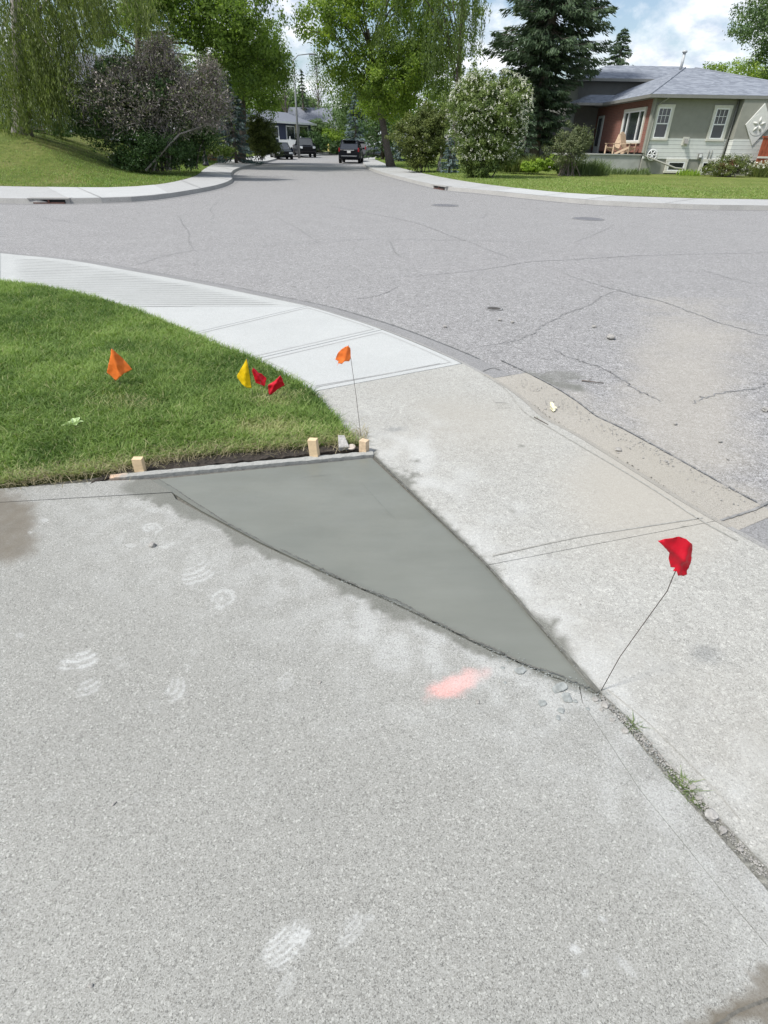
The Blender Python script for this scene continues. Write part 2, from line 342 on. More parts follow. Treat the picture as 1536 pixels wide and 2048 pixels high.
def sheet(name, poly, mat, z=0.0, res=.1, extra=None, zfn=None, fields=None, skirt=.0, parent=None, edge_res=None):
    """a flat or relief surface over polygon poly (world xy), triangulated with interior points; fields(xy)->dict of attributes"""
    poly = np.asarray(poly, float)
    er = edge_res or res
    P2 = []
    for i in range(len(poly)):
        a, b_ = poly[i], poly[(i+1) % len(poly)]; n = max(1, int(np.linalg.norm(b_-a)/er)); n = min(n, 400)
        for k in range(n): P2.append(a+(b_-a)*k/n)
    nb = len(P2); edge = np.array(P2)
    mn, mxx = poly.min(0), poly.max(0)
    gx, gy = np.meshgrid(np.arange(mn[0], mxx[0], res), np.arange(mn[1], mxx[1], res)); g = np.stack([gx.ravel(), gy.ravel()], -1)
    g = g+rng.uniform(-.2, .2, g.shape)*res
    pts = [g]
    for (x0, y0, x1, y1, r_) in (extra or []):
        pts[0] = pts[0][~((pts[0][:, 0] > x0) & (pts[0][:, 0] < x1) & (pts[0][:, 1] > y0) & (pts[0][:, 1] < y1))]
        ex, ey = np.meshgrid(np.arange(x0, x1, r_), np.arange(y0, y1, r_)); e = np.stack([ex.ravel(), ey.ravel()], -1); pts.append(e+rng.uniform(-.2, .2, e.shape)*r_)
    g = np.vstack(pts); g = g[inside(g, edge)]
    allp = np.vstack([edge, g])
    r_ = delaunay_2d_cdt([Vector(p) for p in allp], [], [list(range(nb))], 1, 1e-6, False)
    V2 = np.array([tuple(p) for p in r_[0]]); FA = np.array([tuple(f) for f in r_[2]])
    FA = FA[inside(V2[FA].mean(1), edge)]; us = np.unique(FA); mpp = np.full(len(V2), -1); mpp[us] = np.arange(len(us)); V2 = V2[us]; faces = [tuple(f) for f in mpp[FA].tolist()]
    zz = np.full(len(V2), float(z)) if zfn is None else zfn(V2)
    V3 = np.c_[V2, zz].tolist()
    if skirt:
        n0 = len(V3); used = {}
        cnt = {}
        for f in faces:
            for i in range(len(f)):
                e = (f[i], f[(i+1) % len(f)]); k = tuple(sorted(e)); cnt.setdefault(k, []).append(e)
        def dn(i):
            if i not in used: used[i] = len(V3); V3.append([V3[i][0], V3[i][1], V3[i][2]-skirt])
            return used[i]
        for k, es in list(cnt.items()):
            if len(es) == 1: a, b_ = es[0]; faces.append((b_, a, dn(a), dn(b_)))
    me = bpy.data.meshes.new(name); me.from_pydata(V3, [], faces); me.validate()
    xy = np.array(V3)[:, :2]
    fl = fields(np.array(V3)) if fields else {}
    for a in ATTRS:
        if a in fl:
            at_ = me.attributes.new(a, 'FLOAT', 'POINT'); at_.data.foreach_set('value', np.ascontiguousarray(np.clip(fl[a], 0, 1), dtype=np.float32))
    # faces up
    bm_ = bmesh.new(); bm_.from_mesh(me); bmesh.ops.recalc_face_normals(bm_, faces=bm_.faces)
    up = sum(f.normal.z*f.calc_area() for f in bm_.faces)
    if up < 0: bmesh.ops.reverse_faces(bm_, faces=bm_.faces)
    bm_.to_mesh(me); bm_.free()
    return link(name, me, mat, parent)
def struct(o): o['kind'] = 'structure'; return o
def apx(pts, z=0.0): return [at(x, y, z) for x, y in pts]

def leaves(name, C_, L, Wd, mat, parent=None, up=.5, nrm=None, tint=None, dirs=None, jit=.35):
    """one rhombus per leaf. C_ Nx3 centres, L/Wd half sizes, dirs optional Nx3 long axis"""
    n = len(C_); Ls = L*(1+rng.uniform(-jit, jit, n)); Ws = Wd*(1+rng.uniform(-jit, jit, n))
    nn = rng.normal(size=(n, 3))
    if nrm is not None: nn = nn*.75+nrm*1.0
    nn[:, 2] += up; nn /= np.linalg.norm(nn, axis=1)[:, None]+1e-9
    if dirs is None:
        u_ = np.cross(nn, rng.normal(size=(n, 3)))
    else:
        u_ = dirs; nn = np.cross(u_, rng.normal(size=(n, 3)))
    u_ = u_/(np.linalg.norm(u_, axis=1)[:, None]+1e-9); w_ = np.cross(nn, u_); w_ /= np.linalg.norm(w_, axis=1)[:, None]+1e-9
    V = np.stack([C_-u_*Ls[:, None], C_-w_*Ws[:, None]+u_*Ls[:, None]*.15, C_+u_*Ls[:, None], C_+w_*Ws[:, None]+u_*Ls[:, None]*.15], 1).reshape(-1, 3)
    if tint is None: tint = rng.uniform(0, 1, n)
    return qmesh(name, V, 4, np.repeat(np.clip(tint, 0, 1), 4), mat, parent)
def qmesh(name, V, k, tint, mat, parent=None):
    me = bpy.data.meshes.new(name); n = len(V)
    me.vertices.add(n); me.vertices.foreach_set('co', np.ascontiguousarray(V, dtype=np.float32).ravel())
    me.loops.add(n); me.loops.foreach_set('vertex_index', np.arange(n, dtype=np.int32))
    me.polygons.add(n//k); me.polygons.foreach_set('loop_start', np.arange(0, n, k, dtype=np.int32))
    try: me.polygons.foreach_set('loop_total', np.full(n//k, k, np.int32))
    except Exception: pass
    a = me.attributes.new('tint', 'FLOAT', 'POINT'); a.data.foreach_set('value', np.ascontiguousarray(tint, dtype=np.float32))
    me.update(calc_edges=True)
    return link(name, me, mat, parent)

# ------------------------------------------------------------------ GROUND
ZR = -0.06                                   # asphalt level
struct(sheet('ground', [(-300, -80), (300, -80), (300, 500), (-300, 500)], G_LEFT, z=-.14, res=60, edge_res=300))
# outer kerb line (edge of the concrete against the asphalt) and inner edge of the near sidewalk, as ground points
O_px = [(-420, 470), (-200, 484), (0, 506), (130, 519), (260, 541), (400, 567), (520, 592), (615, 612), (700, 637), (765, 659), (850, 693), (925, 727), (1000, 768), (1045, 800), (1085, 835), (1150, 870), (1250, 932), (1350, 995), (1430, 1042), (1536, 1100), (1700, 1190), (2000, 1350)]
OUT = catmull(apx(O_px), 4)
def lerp(a, b, t): return (a[0]+(b[0]-a[0])*t, a[1]+(b[1]-a[1])*t)
WETR = [(747, 912), (975, 1130), (1197, 1386)]                       # right edge of the fresh slab
WETL = [(305, 957), (400, 1019), (520, 1083), (640, 1139), (760, 1190), (860, 1238), (980, 1298), (1100, 1348), (1197, 1386)]
GAP_R = [(1200, 1384), (1262, 1440), (1330, 1520), (1412, 1610), (1536, 1738), (1700, 1925)]
GAP_L = [(1190, 1392), (1250, 1452), (1316, 1534), (1390, 1618), (1528, 1772), (1690, 1985)]

# fields painted as real stains (cement dust, grout smears, mud, marking paint); coordinates are given on the slab
PR = [  # x, y, half length, half width, angle(deg), style 0 treads 1 ring 2 blotch, strength
 (160, 1322, 48, 24, -12, 0, .95), (178, 1375, 34, 20, -25, 0, .6), (352, 1375, 30, 22, -60, 0, .7), (378, 1330, 14, 10, -60, 2, .3), (395, 1152, 40, 26, -22, 0, .75), (442, 1196, 34, 28, -10, 1, .7),
 (302, 1056, 24, 13, 0, 1, .75), (334, 1090, 20, 10, -15, 0, .6), (305, 1020, 16, 6, 0, 1, .6), (388, 1040, 8, 4, 0, 2, .7), (262, 1091, 13, 5, 0, 2, .5), (120, 1210, 20, 10, -20, 0, .4),
 (570, 1890, 66, 38, -42, 0, .95), (600, 1872, 26, 15, -30, 2, .95), (705, 1858, 44, 24, -48, 0, .6), (740, 1835, 12, 8, 0, 2, .5), (575, 1965, 40, 16, -60, 0, .4),
 (1150, 1898, 14, 10, 30, 2, .85), (1170, 1945, 9, 10, 30, 2, .8), (1205, 1838, 12, 6, 20, 2, .7), (1250, 1930, 36, 8, 45, 2, .5), (570, 1360, 22, 16, -60, 1, .4), (390, 1305, 14, 8, -60, 2, .3), (560, 1180, 22, 8, 25, 2, .4), (210, 1165, 36, 26, 0, 2, .18), (90, 1040, 8, 4, 0, 2, .6), (60, 1065, 5, 3, 0, 2, .5), (40, 1270, 10, 6, 0, 2, .4), (470, 1015, 6, 3, 0, 2, .4), (960, 1600, 12, 6, 0, 2, .25)]
_r = random.Random(5)
PR += [(_r.uniform(60, 1050), _r.uniform(1060, 1600), _r.uniform(12, 34), _r.uniform(7, 18), _r.uniform(-70, 30), _r.choice([0, 0, 2]), _r.uniform(.14, .3)) for _ in range(26)]
PR = [p for p in PR if not (p[0] > 330 and p[1] < 1020+(p[0]-330)*.47)]
CR_line = [(1300, 2120), (1440, 2046), (1475, 2020), (1536, 1996), (1640, 1960)]
def fields(V, kind='drive'):
    px = proj(V); x, y = px[:, 0], px[:, 1]; wx, wy = V[:, 0], V[:, 1]
    n1_ = fbm(wx*6, wy*6, 4, 3); n2_ = fbm(wx*30, wy*30, 3, 9); nb_ = fbm(wx*1.7, wy*1.7, 4, 21); q2 = np.stack([x, y], -1)
    d = {}
    dust = np.zeros(len(V)); stain = np.zeros(len(V)); tan_ = np.zeros(len(V)); sl = np.zeros(len(V)); pink = np.zeros(len(V))
    if kind in ('drive', 'strip'):
        for (cx, cy, hl, hw, an, st, k) in PR:
            a = R(an); u_ = ((x-cx)*math.cos(a)+(y-cy)*math.sin(a))/hl; w_ = (-(x-cx)*math.sin(a)+(y-cy)*math.cos(a))/hw
            rr = np.sqrt(u_**2+w_**2)+(n1_-.5)*.7+(n2_-.5)*.5; msk = 1-sstep(.7, 1.15, rr)
            if st == 0: msk = msk*(.34+.66*sstep(-.5, .8, np.sin((w_*hw+u_**2*hw*.5)/1.9+n1_*10+n2_*2)))*sstep(.30, .52, fbm(wx*38, wy*38, 3, 61)+.1)
            if st == 1: msk = msk*(.4+.6*sstep(-.5, .8, np.sin(rr*14+n1_*8)))*sstep(.30, .52, fbm(wx*38, wy*38, 3, 61)+.08)
            dust = np.maximum(dust, msk*k*sstep(.1, .6, n2_+.25))
        dl = pdist(q2, WETL)
        # broad pale cement haze around the new slab and down the right side
        haze = (1-sstep(20, 330, dl+(nb_-.5)*260))*.42*(y > 1000)
        haze = np.maximum(haze, (1-sstep(30, 300, pdist(q2, [(1130, 1380), (1330, 1600), (1560, 1830)])+(nb_-.5)*260))*.62)
        haze = np.maximum(haze, (1-sstep(0, 150, pdist(q2, [(740, 1230), (900, 1310), (1120, 1400)])+(nb_-.5)*120))*.8)
        dust = np.maximum(dust, haze*(.25+.85*sstep(.38, .66, fbm(wx*16, wy*16, 6, 41)))*.68)
        sl = (1-sstep(.75, 1.05, (dl*(1+(n1_-.5)*1.5+(n2_-.5)*.5))/np.interp(x, [300, 420, 640, 760, 900, 1150], [40, 20, 19, 27, 20, 15])))
        sl = np.maximum(sl, (1-sstep(30, 46, np.hypot((x-310)*.5, (y-975)*2.0)+(n1_-.5)*30))*(x > 200))
        dust = dust*(1-sl)
        # brown damp patch far left, wet corner bottom right
        stain = (1-sstep(48, 84, np.hypot(x+5, (y-1045)*1.0)+(n1_-.5)*75+(n2_-.5)*30))*(.75+.35*n2_)
        w2 = np.maximum(1-sstep(60, 78, np.hypot((x-1575)*.9, (y-1985))+(n1_-.5)*60), 1-sstep(16, 30, pdist(q2, CR_line)+(n1_-.5)*34))
        sl = np.maximum(sl, (1-sstep(2, 8, pdist(q2, [(1200, 1392), (1262, 1460), (1325, 1545)])*(1+n1_-.5)))*.5)
        stain = np.maximum(stain, w2*(y > 1850))
        a = R(-24); u_ = (x-918)*math.cos(a)+(y-1366)*math.sin(a); w_ = -(x-918)*math.sin(a)+(y-1366)*math.cos(a)
        pink = (1-sstep(.5, 1.25, np.sqrt((u_/66)**2+(w_/17)**2)+(n1_-.5)*.6+(n2_-.5)*.6))*(.95-.4*sstep(-10, 60, u_))
        pink = np.maximum(pink, (1-sstep(.3, 1.2, np.hypot((x-888)/38, (y-1381)/16)+(n2_-.5)*.4))*.9)
    if kind == 'walk':
        dl = pdist(q2, WETR); dust = (1-sstep(5, 150, pdist(q2, [(800, 930), (1000, 1130), (1240, 1390), (1480, 1640)])+(n1_-.5)*160))*.6*(.2+.9*sstep(.35, .68, fbm(wx*9, wy*9, 5, 43)))
        sl = 1-sstep(.7, 1.05, dl*(1+(n1_-.5)*2.6+(n2_-.5)*.8)/9.5)
        sl = np.maximum(sl, (1-sstep(3, 9, pdist(q2, GAP_R)*(1+n1_-.5)))*.4)
        dust = dust*(1-sl)
        tan_ = (1-sstep(60, 250, np.hypot((x-1340)*.8, (y-985)*1.3)+(nb_-.5)*160))*.75
        tan_ = np.maximum(tan_, (1-sstep(20, 130, np.hypot((x-960)*.5, (y-870)*1.2)+(nb_-.5)*100))*.3)
    if kind == 'road':
        tan_ = (1-sstep(30, 170, np.hypot((x-1385)*.9, (y-810)*.55)+(nb_-.5)*110+(n1_-.5)*60))*.6
        tan_ = np.maximum(tan_, (1-sstep(0, 60, pdist(q2, [(1100, 800), (1300, 900), (1500, 1005)])+(n1_-.5)*60))*.5)
        sl = (1-sstep(.75, 1.05, np.hypot((x-1120)/52, (y-752)/12)+(n1_-.5)*.9))*.7
        sl = np.maximum(sl, (1-sstep(4, 9, pdist(q2, [(1055, 748), (1085, 760), (1120, 770), (1165, 777)])+(n1_-.5)*5))*.95)
        # tyre polished bands, slightly darker
    if kind == 'wet':
        sl = (1-sstep(2, 9, pdist(q2, WETR)*(1+(n1_-.5))))*.8
        sl = np.maximum(sl, (1-sstep(1, 7, pdist(q2, WETL)+(n1_-.5)*8))*.85)
        sl = np.maximum(sl, (1-sstep(.5, 1.1, np.hypot((x-1150)/45, (y-1358)/26)+(n1_-.5)*.8))*.45)
    return dict(dust=dust, stain=stain, tan=tan_, slurry=sl, pink=pink)
# asphalt: one sheet, finer where the camera looks closely
def grid(name, xs, ys, z, mat, fl=None):
    X, Y = np.meshgrid(xs, ys); V = np.c_[X.ravel(), Y.ravel(), np.full(X.size, z)]; nx, ny = len(xs), len(ys)
    i = (np.arange(ny-1)[:, None]*nx+np.arange(nx-1)[None, :]).ravel(); Fq = np.stack([i, i+1, i+nx+1, i+nx], -1)
    me = bpy.data.meshes.new(name); me.from_pydata(V.tolist(), [], Fq.tolist())
    if fl:
        for a, v_ in fl(V).items(): at_ = me.attributes.new(a, 'FLOAT', 'POINT'); at_.data.foreach_set('value', np.ascontiguousarray(np.clip(v_, 0, 1), dtype=np.float32))
    return link(name, me, mat)
struct(grid('road', np.r_[-90, -40, -15, np.arange(-6, 6.5, .05), 12, 40, 90], np.r_[np.arange(.6, 7.5, .05), 12, 30, 60, 100, 160], ZR, ASPH, lambda V: {k_: v_*(V[:, 1] < 7.4)*(V[:, 0] > -5.9)*(V[:, 0] < 6.4) for k_, v_ in fields(V, 'road').items()}))

# near block: base under slabs (joints show it)
inner_px = [(-420, 560), (-150, 553), (0, 563), (120, 580), (250, 614), (360, 658), (430, 689), (505, 719), (560, 747), (622, 784), (662, 828), (700, 872), (728, 898)]
INN = catmull(apx(inner_px), 4)
base_poly = [tuple(p) for p in OUT] + [(9, -2), (-12, -2), (-12, 7.6)]
struct(sheet('subgrade', base_poly, JOINT, z=-.018, res=1.0, skirt=.06))

def seg(line, a, b):            # part of an OUT/INN world polyline between pixel columns a,b nearest
    pj = proj(np.c_[line, np.zeros(len(line))]); i0 = np.argmin(np.hypot(*(pj-np.array(a)).T)); i1 = np.argmin(np.hypot(*(pj-np.array(b)).T)); return i0, i1
def inset(poly, d):
    """shrink a polygon by d (simple mitre)"""
    p = np.asarray(poly, float); n = len(p); ar = sum(p[i][0]*p[(i+1) % n][1]-p[(i+1) % n][0]*p[i][1] for i in range(n))
    s_ = 1 if ar > 0 else -1; o = []
    for i in range(n):
        a, b_, c_ = p[i-1], p[i], p[(i+1) % n]; e1 = b_-a; e2 = c_-b_; l1 = np.linalg.norm(e1); l2 = np.linalg.norm(e2)
        if l1 < 1e-6 or l2 < 1e-6: continue
        n1_ = np.array([-e1[1], e1[0]])/l1*s_; n2_ = np.array([-e2[1], e2[0]])/l2*s_; m_ = n1_+n2_; k = max(.35, (m_@m_)/2)
        o.append(b_+m_/k*d)
    return o
def slab(name, poly, mat, z=0, res=.12, gap=.004, kind=None, extra=None, border=None, edge_res=None):
    q = inset(poly, gap)
    f = (lambda V: fields(V, kind)) if kind else None
    def zf(V2):
        dd = np.full(len(V2), 1.0)
        return np.full(len(V2), z)+.0015*(fbm(V2[:, 0]*2, V2[:, 1]*2, 3, 5)-.5)
    o = struct(sheet(name, q, mat, z=z, res=res, extra=extra, fields=f, skirt=.02, zfn=zf, edge_res=edge_res))
    if border:       # tooled smooth margin: a hair-line groove set in from the joint
        r_ = np.array(inset(poly, border)); r_ = np.vstack([r_, r_[:1]]); a = offset2(r_, .004); b_ = offset2(r_, -.004)
        struct(ribbon('tooled_line', [a, b_], GROOVE, zs=[z+.0022, z+.0022]))
    return o
GROOVE = plain('tooled_groove', (.34, .34, .33), .9, .2, 40)

def outer(a, b): return [tuple(OUT[i]) for i in range(a, b+1)]
def oi(px): return seg(OUT, px, px)[0]
def ii(px): return seg(INN, px, px)[0]
o_z, o_a, o_b, o_c, o_d = oi((0, 506)), oi((615, 612)), oi((765, 659)), oi((925, 727)), oi((1430, 1042))
i_z, i_1, i_a, i_b, i_c = ii((0, 563)), ii((250, 614)), ii((385, 668)), ii((505, 719)), ii((622, 784))
def inn(a, b): return [tuple(INN[i]) for i in range(a, b+1)]
slab('sidewalk', outer(0, o_z)+inn(0, i_z)[::-1], SW_NEW)
slab('sidewalk', outer(o_z, o_a)+inn(i_z, i_1)[::-1], SW_RIB)
slab('sidewalk', [tuple(OUT[o_a])]+inn(i_1, i_a)[::-1], SW_NEW)
slab('sidewalk', outer(o_a, o_b)+inn(i_a, i_b)[::-1], SW_NEW, border=.06)
slab('sidewalk', outer(o_b, o_c)+inn(i_b, i_c)[::-1], SW_NEW, border=.07, gap=.006)
corner = at(745, 908)
wr = apx(WETR)
slab('sidewalk', outer(o_c, o_d)+[wr[1], corner]+inn(i_c, len(INN)-1)[::-1], SW_OLD, res=.03, kind='walk', gap=.0015)
gr = apx(GAP_R)
slab('sidewalk', outer(o_d, len(OUT)-1)+gr[::-1]+[wr[2], wr[1]], SW_OLD, res=.03, kind='walk', gap=.0015)
# tooled double line by joint d and along the back of the kerb
def strip(name, pxs, w, mat, z=.003, zp=0.0, n=6, wob=0, taper=False, seed=1, parent=None):
    c_ = catmull(apx(pxs, zp), n)
    if wob:
        k = np.arange(len(c_)); c_ = resample(c_, len(c_)*4); r_ = np.random.default_rng(seed); c_ = c_+np.cumsum(r_.normal(size=c_.shape), axis=0)*wob*.3+r_.normal(size=c_.shape)*wob*.6
        c_[:, :] = c_
    ws = np.full(len(c_), w)
    if taper: ws = ws*(.35+.65*np.sin(np.linspace(.15, PI-.15, len(c_))))*np.random.default_rng(seed+5).uniform(.5, 1.4, len(c_))
    a = c_+(offset2(c_, 1)-c_)*ws[:, None]/2; b_ = c_-(offset2(c_, 1)-c_)*ws[:, None]/2
    return struct(ribbon(name, [a, b_], mat, parent, zs=[z, z]))
GRV2 = plain('soft_groove', (.30, .295, .27), .9, .25, 40)
strip('tooled_line', [(985, 1112), (1150, 1076), (1300, 1052), (1405, 1036)], .008, GRV2, .0025)
strip('tooled_line', [(960, 745), (1010, 778), (1050, 825), (1110, 862), (1200, 915), (1300, 975), (1400, 1040), (1475, 1082)], .010, GRV2, .0025)
strip('tooled_line', [(1215, 1380), (1300, 1450), (1420, 1570), (1480, 1640)], .004, GRV2, .0025)
strip('tooled_line', [(630, 772), (770, 748), (880, 727)], .006, GROOVE, .003)
for k in range(4):               # contractor's stamp, worn
    strip('stamp_mark', [(992+k*7, 806), (998+k*7, 817)], .007, GRV2, .0028)
strip('stamp_mark', [(990, 805), (1012, 806)], .006, GRV2, .0028)

RIBM = plain('rib_groove', (.30, .305, .295), .95, .2, 40)
rreg = np.array(outer(o_z, o_a)+inn(i_z, i_1)[::-1]); ga, gb = np.array(at(60, 560)), np.array(at(560, 566)); gd = (gb-ga)/np.linalg.norm(gb-ga); gn = np.array([-gd[1], gd[0]])
for k in range(-14, 24):                     # raked grooves of the kerb ramp, parallel on the slab
    g2_ = gd+gn*(.05-.0045*(k+14)); tt_ = np.arange(-5, 6, .05)
    pts = ga+gn*(k*.105)+g2_*tt_[:, None]; px_ = proj(np.c_[pts, np.zeros(len(pts))])
    ok = inside(pts, rreg) & (pdist(pts, OUT) > .13) & (pdist(pts, np.array(INN)) > .05) & (px_[:, 0] > 26) & (px_[:, 0] < 590-random.uniform(0, 30)) & (px_[:, 1] < 614)
    i_ = np.where(ok)[0]
    if len(i_) > 8:
        q_ = pts[i_[0]:i_[-1]+1]; w_ = np.random.default_rng(k+40).uniform(.005, .011, len(q_))[:, None]*np.minimum(1, np.minimum(np.arange(len(q_)), np.arange(len(q_))[::-1])/5+.2)[:, None]
        struct(ribbon('ramp_groove', [q_+gn*w_, q_-gn*w_], RIBM, zs=[.0025, .0025]))
# rolled kerb and gutter along the near sidewalk
def gutter(i0, i1, gw, mc, mg):
    L = OUT[i0:i1+1]; n = len(L)*3; L = resample(L, n)
    a = offset2(L, .0); k1 = offset2(L, .05); k2 = offset2(L, .10); g1 = offset2(L, .10+gw)
    # OUT runs left->right so the road is on its left
    struct(ribbon('curb', [a, k1, k2], mc, zs=[0.0, -.012, ZR+.008]))
    struct(ribbon('gutter', [k2, g1], mg, zs=[ZR+.006, ZR+.005]))
gutter(0, o_c+2, .20, CURB, GUT)
gutter(o_c+2, o_d+1, .34, GUTL, GUTL)
gutter(o_d+1, len(OUT)-1, .34, CURB, GUT)

# fresh concrete triangle, sunk a little, with its rough grout seam
wl = apx(WETL)
wpoly = [at(300, 957), at(520, 935)]+[at(744, 913)]+wr[1:]+wl[::-1][1:-1]
struct(sheet('fresh_concrete', inset(wpoly, .004), WETC, z=-.007, res=.02, fields=lambda V: fields(V, 'wet'), skirt=.02,
     zfn=lambda V: -.007+.003*(fbm(V[:, 0]*3, V[:, 1]*3, 3, 8)-.5)))
DKS = plain('dark_seam_grout', (.12, .12, .105), .9, .4, 30)  # dark grout colour for the lines along the slab seams
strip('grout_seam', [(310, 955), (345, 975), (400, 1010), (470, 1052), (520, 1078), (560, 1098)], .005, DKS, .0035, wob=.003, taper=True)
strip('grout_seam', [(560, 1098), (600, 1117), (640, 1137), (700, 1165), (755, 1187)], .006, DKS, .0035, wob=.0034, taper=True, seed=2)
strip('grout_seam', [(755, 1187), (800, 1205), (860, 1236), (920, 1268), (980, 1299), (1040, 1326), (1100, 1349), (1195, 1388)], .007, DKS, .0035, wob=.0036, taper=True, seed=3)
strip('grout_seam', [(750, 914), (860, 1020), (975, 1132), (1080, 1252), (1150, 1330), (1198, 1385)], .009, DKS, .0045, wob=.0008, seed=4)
TRW = plain('trowel_mark', (.135, .146, .13), .55, .1, 20)
for k, pt in enumerate([[(602, 956), (650, 950), (676, 949)], [(722, 965), (765, 1012), (792, 1040)]]):
    strip('trowel_mark', pt, .002, TRW, -.0025, -.005, taper=True, seed=60+k)
# driveway slabs
EDG = [(1165, 1405), (1215, 1480), (1280, 1580), (1370, 1690), (1450, 1790), (1536, 1893), (1680, 2080)]
edg = apx(EDG)
ext = []
for (cx, cy, hl, hw, an, st, k) in PR:
    if k < .35: continue
    m_ = max(hl, hw)*1.25
    cs = np.array(apx([(cx-m_, cy-m_), (cx+m_, cy-m_), (cx-m_, cy+m_), (cx+m_, cy+m_)])); ext.append((cs[:, 0].min(), cs[:, 1].min(), cs[:, 0].max(), cs[:, 1].max(), .0035 if hl > 25 else .005))
dpoly = [(-7, 2.30), at(0, 1005), at(344, 985.3)]+apx([(352, 998), (400, 1024), (520, 1088), (640, 1144), (760, 1195), (860, 1243), (980, 1302), (1100, 1353)])+[at(1158, 1372), edg[0]]+edg[1:]+[(edg[-1][0]+.02, -.8), (-7, -.8)]
slab('driveway', dpoly, DR, res=.02, kind='drive', gap=.0009, extra=ext, edge_res=.03)
gl = apx(GAP_L)
slab('driveway', [at(1160, 1372), at(1190, 1388)]+gl[1:]+[(gl[-1][0], -.8), (edg[-1][0]+.03, -.8)]+edg[::-1], DRS, res=.02, kind='strip', gap=.0009, edge_res=.03)
slab('driveway', [(-7, 2.37+.1), at(0, 977), at(220, 961), at(300, 958), at(345, 984), at(0, 1004.4), (-7, 2.302)], DRS, res=.02, kind='strip', gap=.0009, edge_res=.03)
strip('crack_line', [(1380, 2080), (1440, 2046), (1475, 2022), (1536, 1998), (1600, 1975)], .006, JOINT, .0022, wob=.0006)

# ------------------------------------------------------------------ near lawn
lawn_poly = [tuple(p) for p in INN[8:]]+[at(722, 890), at(640, 893), at(430, 910), at(300, 926), at(215, 947), at(0, 972), (-7, 2.55), (-9, 7)]
FRONT = np.array(apx([(722, 890), (640, 893), (430, 910), (300, 926), (215, 947), (0, 972)])+[(-7, 2.55)])
def lawn_z(V):
    e = np.minimum(pdist(V, np.array(INN)), pdist(V, FRONT)*2); return .004+.06*sstep(0, 1.2, e)*fbm(V[:, 0]*.8, V[:, 1]*.8, 3, 4)+.008*fbm(V[:, 0]*9, V[:, 1]*9, 2, 7)
struct(sheet('lawn', lawn_poly, G_NEAR, res=.08, zfn=lawn_z, skirt=.04))
struct(sheet('soil', apx([(180, 968), (215, 940), (300, 922), (430, 908), (640, 888), (722, 880), (738, 898), (640, 906), (430, 928), (220, 951)]), SOIL, res=.012, zfn=lambda V: -.016+.03*fbm(V[:, 0]*22, V[:, 1]*22, 4, 2), skirt=.02))

def blades(name, xy, z0, h, w, lean, mat, tint, parent=None, hv=.4):
    n = len(xy); a = rng.uniform(0, 2*PI, n); H = h*(1+rng.uniform(-hv, hv, n)); ln = lean*rng.uniform(.2, 1.3, n)*H; b_ = a+rng.normal(0, .7, n)+PI/2
    base = np.c_[xy, z0]; side = np.c_[np.cos(a), np.sin(a), np.zeros(n)]*(w*rng.uniform(.6, 1.3, n))[:, None]/2
    ld = np.c_[np.cos(b_), np.sin(b_), np.zeros(n)]
    up_ = np.zeros((n, 3)); up_[:, 2] = 1
    mid = base+up_*(H*.6)[:, None]+ld*(ln*.35)[:, None]; tip = base+up_*(H*.92)[:, None]+ld*ln[:, None]
    V = np.stack([base-side, base+side, mid+side*.8, mid-side*.8, mid-side*.8, mid+side*.8, tip+side*.12, tip-side*.12], 1).reshape(-1, 3)
    return qmesh(name, V, 4, np.repeat(np.clip(tint, 0, 1), 8), mat, parent)
# blade positions: even on the picture, so denser close by
LP = np.array(lawn_poly); mn, mxx = LP.min(0), LP.max(0)
cand = np.stack([rng.uniform(-6.5, .2, 900000), rng.uniform(2.4, 8.0, 900000)], -1)
cand = cand[inside(cand, LP)]
pc = proj(np.c_[cand, np.zeros(len(cand))]); vis = (pc[:, 0] > -60) & (pc[:, 0] < 900)
cand, pc = cand[vis], pc[vis]
keep = rng.uniform(0, 1, len(cand)) < np.clip((3.4/np.hypot(cand[:, 0], cand[:, 1]))**1.2, .25, 1)
cand, pc = cand[keep], pc[keep]
x, y = pc[:, 0], pc[:, 1]
clump = fbm(cand[:, 0]*3.2, cand[:, 1]*3.2, 4, 31); big = fbm(cand[:, 0]*.9, cand[:, 1]*.9, 3, 77); fine_ = fbm(cand[:, 0]*14, cand[:, 1]*14, 2, 5)
dry = 1-sstep(.3, 1.2, np.hypot((x-540)/120, (y-865)/26)+(clump-.5))
dry = np.maximum(dry, (1-sstep(.3, 1.2, np.hypot((x-545)/60, (y-805)/24)+(clump-.5)))*.6)
dry = np.maximum(dry, (1-sstep(4, 34, pdist(pc, [(0, 968), (215, 945), (430, 915), (720, 885)])))*.55)
dry = np.maximum(dry, (1-sstep(.3, 1.2, np.hypot((x-250)/80, (y-825)/20)+(clump-.5)))*.35)
ti = .34+.75*(clump-.5)+.7*(big-.5)+rng.normal(0, .16, len(cand))+.15*sstep(620, 560, y)
isdry = rng.uniform(0, 1, len(cand)) < dry*.85+.06
ti = np.clip(ti, 0, .62); ti[isdry] = rng.uniform(.75, 1, isdry.sum())
edge_d = pdist(cand, np.array(INN))
zz = lawn_z(cand)
hh = .027+.020*fine_+.010*clump; hh = hh*(1-.35*dry)
print('blades', len(cand))
tag(blades('grass', cand, zz-.003, hh, .0046, 1.25, L_GRASS, ti), 'short green lawn blades beside the curved sidewalk', 'grass', kind='stuff')
# straw and dry thatch by the trench
tx = rng.uniform(10, 735, 4200); ty = np.interp(tx, [0, 215, 430, 720], [970, 944, 906, 884])+rng.normal(-5, 8, 4200)
tp = np.array([at(a, b_) for a, b_ in zip(tx, ty)])
tag(blades('dry_grass', tp, rng.uniform(-.004, .014, 4200), .028, .0028, 2.2, L_DRY, rng.uniform(0, 1, 4200)), 'dry straw and cut roots along the dug lawn edge', 'dry grass', kind='stuff')

